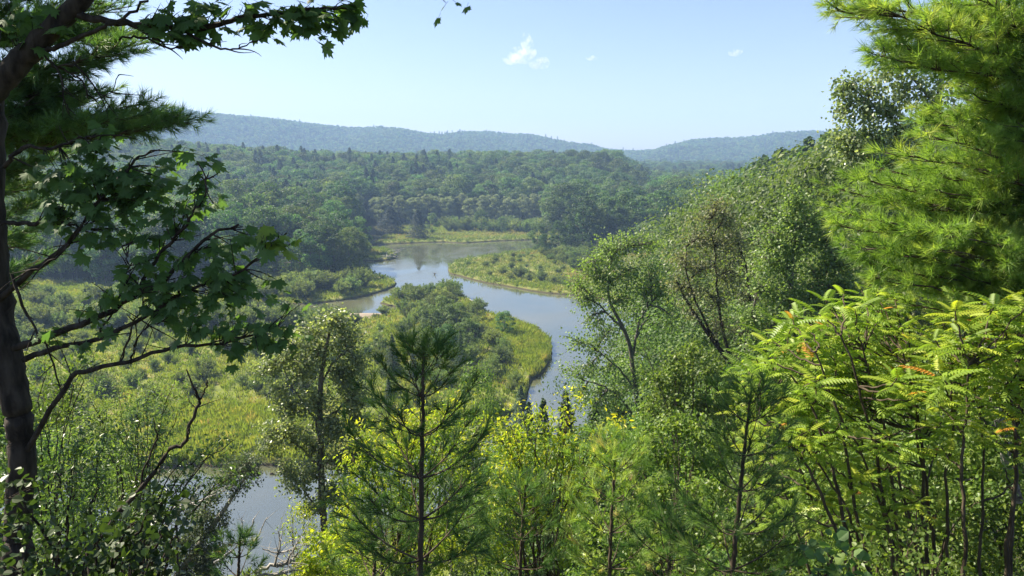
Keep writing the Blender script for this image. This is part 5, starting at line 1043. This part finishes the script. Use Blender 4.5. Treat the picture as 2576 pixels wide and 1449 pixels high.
# ferns and yellow saplings at lower right
def fern(px, py, Y, s, label, mat, seed):
    r = RS(seed); g = Geo(); o = at(px, py, Y); o[2] = gz(o[0], o[1]); n = 9; a = np.arange(n)*.698+r.rand(); el = .7+.35*r.rand(n)
    D = np.stack([np.cos(a)*np.cos(el), np.sin(a)*np.cos(el), np.sin(el)], -1); g.place(FERN, np.repeat(o[None], n, 0), D, np.tile([0, 0, 1.0], (n, 1)), s*(.8+.4*r.rand(n)), r.rand(n)*.6+.2)
    from_geo('fern', g, M[mat], None, False, o, label=label, category='fern', group='ferns on the right slope')
for k, (px, py, Y) in enumerate([(2450,1280,7),(2520,1290,6.6),(2400,1340,6.8),(2480,1360,6.2),(2560,1350,6.0),(2330,1300,7.4),(2430,1430,5.4),(2520,1430,5.2),(2260,1290,7.6)]):
    fern(px, py, Y, .36+.12*r.rand(), ['fern clump below the birch trunk', 'fern at the right edge below the birch', 'fern behind the crooked sumac stems', 'large fern in the middle of the right slope', 'fern on the far right bank', 'fern between the dark sumac stems', 'nearest fern in the bottom right', 'fern in the bottom right corner', 'fern at the foot of the leftmost sumac stems'][k], 'green' if k % 3 else 'sumac', k)
# leafy ground layer of the near slope (uncountable): seedlings, leaves, twigs
r = RS(90); n = 52000; Y = 4.5+30*r.rand(n)**1.2; X = (r.rand(n)*2-1)*.80*Y; s_ = foot_s(X, Y); k = s_ > 1; X, Y = X[k], Y[k]; Z = height(X, Y)
hh = (.10+.8*vnoise(X/1.1, Y/1.1, 5)**1.6)*np.clip((Y-3)/6, .15, 1); qx, qy = proj(np.stack([X, Y, Z+hh], -1)); k = ~((qx > 425) & (qx < 770) & (qy < 1445)); X, Y, Z, hh = X[k], Y[k], Z[k], hh[k]; n = len(X)
g = Geo(); P = np.stack([X, Y, Z+hh*r.rand(n)], -1); Yd, Zd = leaf_dirs(r, n, np.tile([0, 0, .3], (n, 1)), .7, .1)
g.place(ROUND, P, Yd, Zd, .06*(.6+.8*r.rand(n)), np.clip(vnoise(X/1.5, Y/1.5, 8)*.6+.4*r.rand(n), 0, 1))
V, T, A = g.arrays(); link('slope_undergrowth', make_mesh('slope_undergrowth', V, T, A, M['green']), kind='stuff', label='low leafy undergrowth covering the near slope')
# mid-slope leafy trees filling the lower slope between the near shrubs and the river
def on_slope(kind, H0, px, top, Y, name, label, cat, wide=1.0, i=0, group=None):
    p = at(px, top, Y); z = gz(p[0], p[1]); return far_tree(kind, p[0], p[1], p[2]-z, H0, px, name, label, cat, group, wide, i, z)
for k, (px, top, Y, wd, lb) in enumerate([(950,1130,38,1.0,'leafy tree filling the gap left of the dark sapling tip'),(1130,1075,46,.9,'leafy tree just under the island foot, behind the yellow shrub'),(1195,950,62,.55,'bright leafy tree crown beside the island cedar'),(1230,1075,44,.9,'leafy tree below the brownish island cedar'),(1290,1120,36,1.0,'leafy tree behind the spiky yellow-green shrub'),
    (1400,1100,34,1.0,'leafy tree behind the tips of the yellow-green shrub'),(1510,1090,33,1.1,'leafy tree at the foot of the pale forked tree'),(1570,1090,30,1.0,'leafy tree left of the dense green shrub'),(1660,1060,36,1.1,'leafy tree behind the dense green shrub'),(1930,930,24,1.0,'leafy tree behind the left sumac edge'),
    (2030,900,22,1.0,'leafy tree behind the middle of the sumac'),(2130,880,20,1.0,'leafy tree behind the top of the sumac'),(2230,900,17,1.0,'shaded tree behind the bare sumac stems'),(2330,930,15,1.0,'shaded tree between the two sumacs'),(2450,900,14,1.0,'shaded tree behind the right sumac'),(2580,900,14,1.0,'shaded tree at the right edge behind the sumac'),
    (70,960,30,1.0,'shaded leafy tree behind the maple trunk'),(180,1090,26,1.0,'leafy tree behind the glossy shrub by the trunk'),(-40,1000,20,1.0,'leafy tree left of the maple trunk'),(300,1190,22,.9,'leafy tree behind the arching glossy shrub')]):
    on_slope('slope', 10, px, top, Y, 'slope_tree', lb, 'tree', wd, k)
for k, (px, top, Y, wd, lb) in enumerate([(1424,985,52,.8,'small dark hemlock top against the water'),(1366,1002,54,.7,'small dark conifer left of the hemlock top against the water'),(1500,1000,50,.9,'dark bushy conifer under the pale forked tree'),(1330,1010,56,.7,'dark conifer beside the brownish cedar')]):
    on_slope('hemlock', 10, px, top, Y, 'conifer', lb, 'conifer', wd, k)

for k, (px, top, Y, wd, lb) in enumerate([(1760,520,105,1.0,'green riverside tree at the left foot of the right-hand wood'),(1835,475,98,1.0,'tall green tree rising behind the leaning grey tree'),(1905,455,90,1.0,'tall green tree between the grey tree and the bright birch'),(1700,640,84,.8,'green tree behind the pale forked tree, at the water'),
    (1985,465,72,1.0,'leafy tree standing directly behind the bright birch'),(2065,430,60,1.0,'leafy tree to the right behind the bright birch'),(2140,400,50,1.0,'leafy tree just left of the large right pine'),(1880,600,62,1.0,'leafy tree low behind the leaning grey tree'),(1790,700,56,1.0,'leafy tree at the base of the leaning grey tree'),
    (1740,800,48,1.0,'leafy tree below the gap where brown water shows'),(1960,660,48,1.0,'leafy tree behind the lower half of the bright birch'),(2060,640,40,1.0,'leafy tree behind the top of the left sumac'),(2180,620,34,1.0,'leafy tree below the large pine boughs'),(1860,790,42,1.0,'leafy tree above the left end of the sumac')]):
    on_slope('hill', 18, px, top, Y, 'hillside_tree', lb, 'tree', wd*1.05, k)

for k, (px, top, Y, lb) in enumerate([(1965,372,170,'dark conifer breaking the skyline, left of the pair above the right slope'),(2035,345,150,'taller dark conifer on the skyline beside the silvery birch')]):
    p = at(px, top, Y); z = gz(p[0], p[1]); far_tree('pine', p[0], p[1], p[2]-z, 22, px, 'skyline_pine', lb, 'pine tree', None, .9, k, z)
for k, (px, top, Y, lb) in enumerate([(1915,432,185,'dark leafy crown on the skyline, lowest step of the right-hand slope'),(1962,402,165,'dark leafy crown on the right slope skyline beside the left conifer'),(2008,384,158,'round leafy crown between the two skyline conifers'),(2062,368,150,'leafy crown just right of the taller skyline conifer'),(2112,352,140,'leafy crown under the silvery birch on the skyline'),(2165,350,125,'leafy crown half hidden by the big pine on the skyline')]):
    p = at(px, top, Y); z = gz(p[0], p[1]); far_tree('broad', p[0], p[1], p[2]-z, 20, px, 'skyline_tree', lb, 'tree', None, .9, k, z)
relabel()
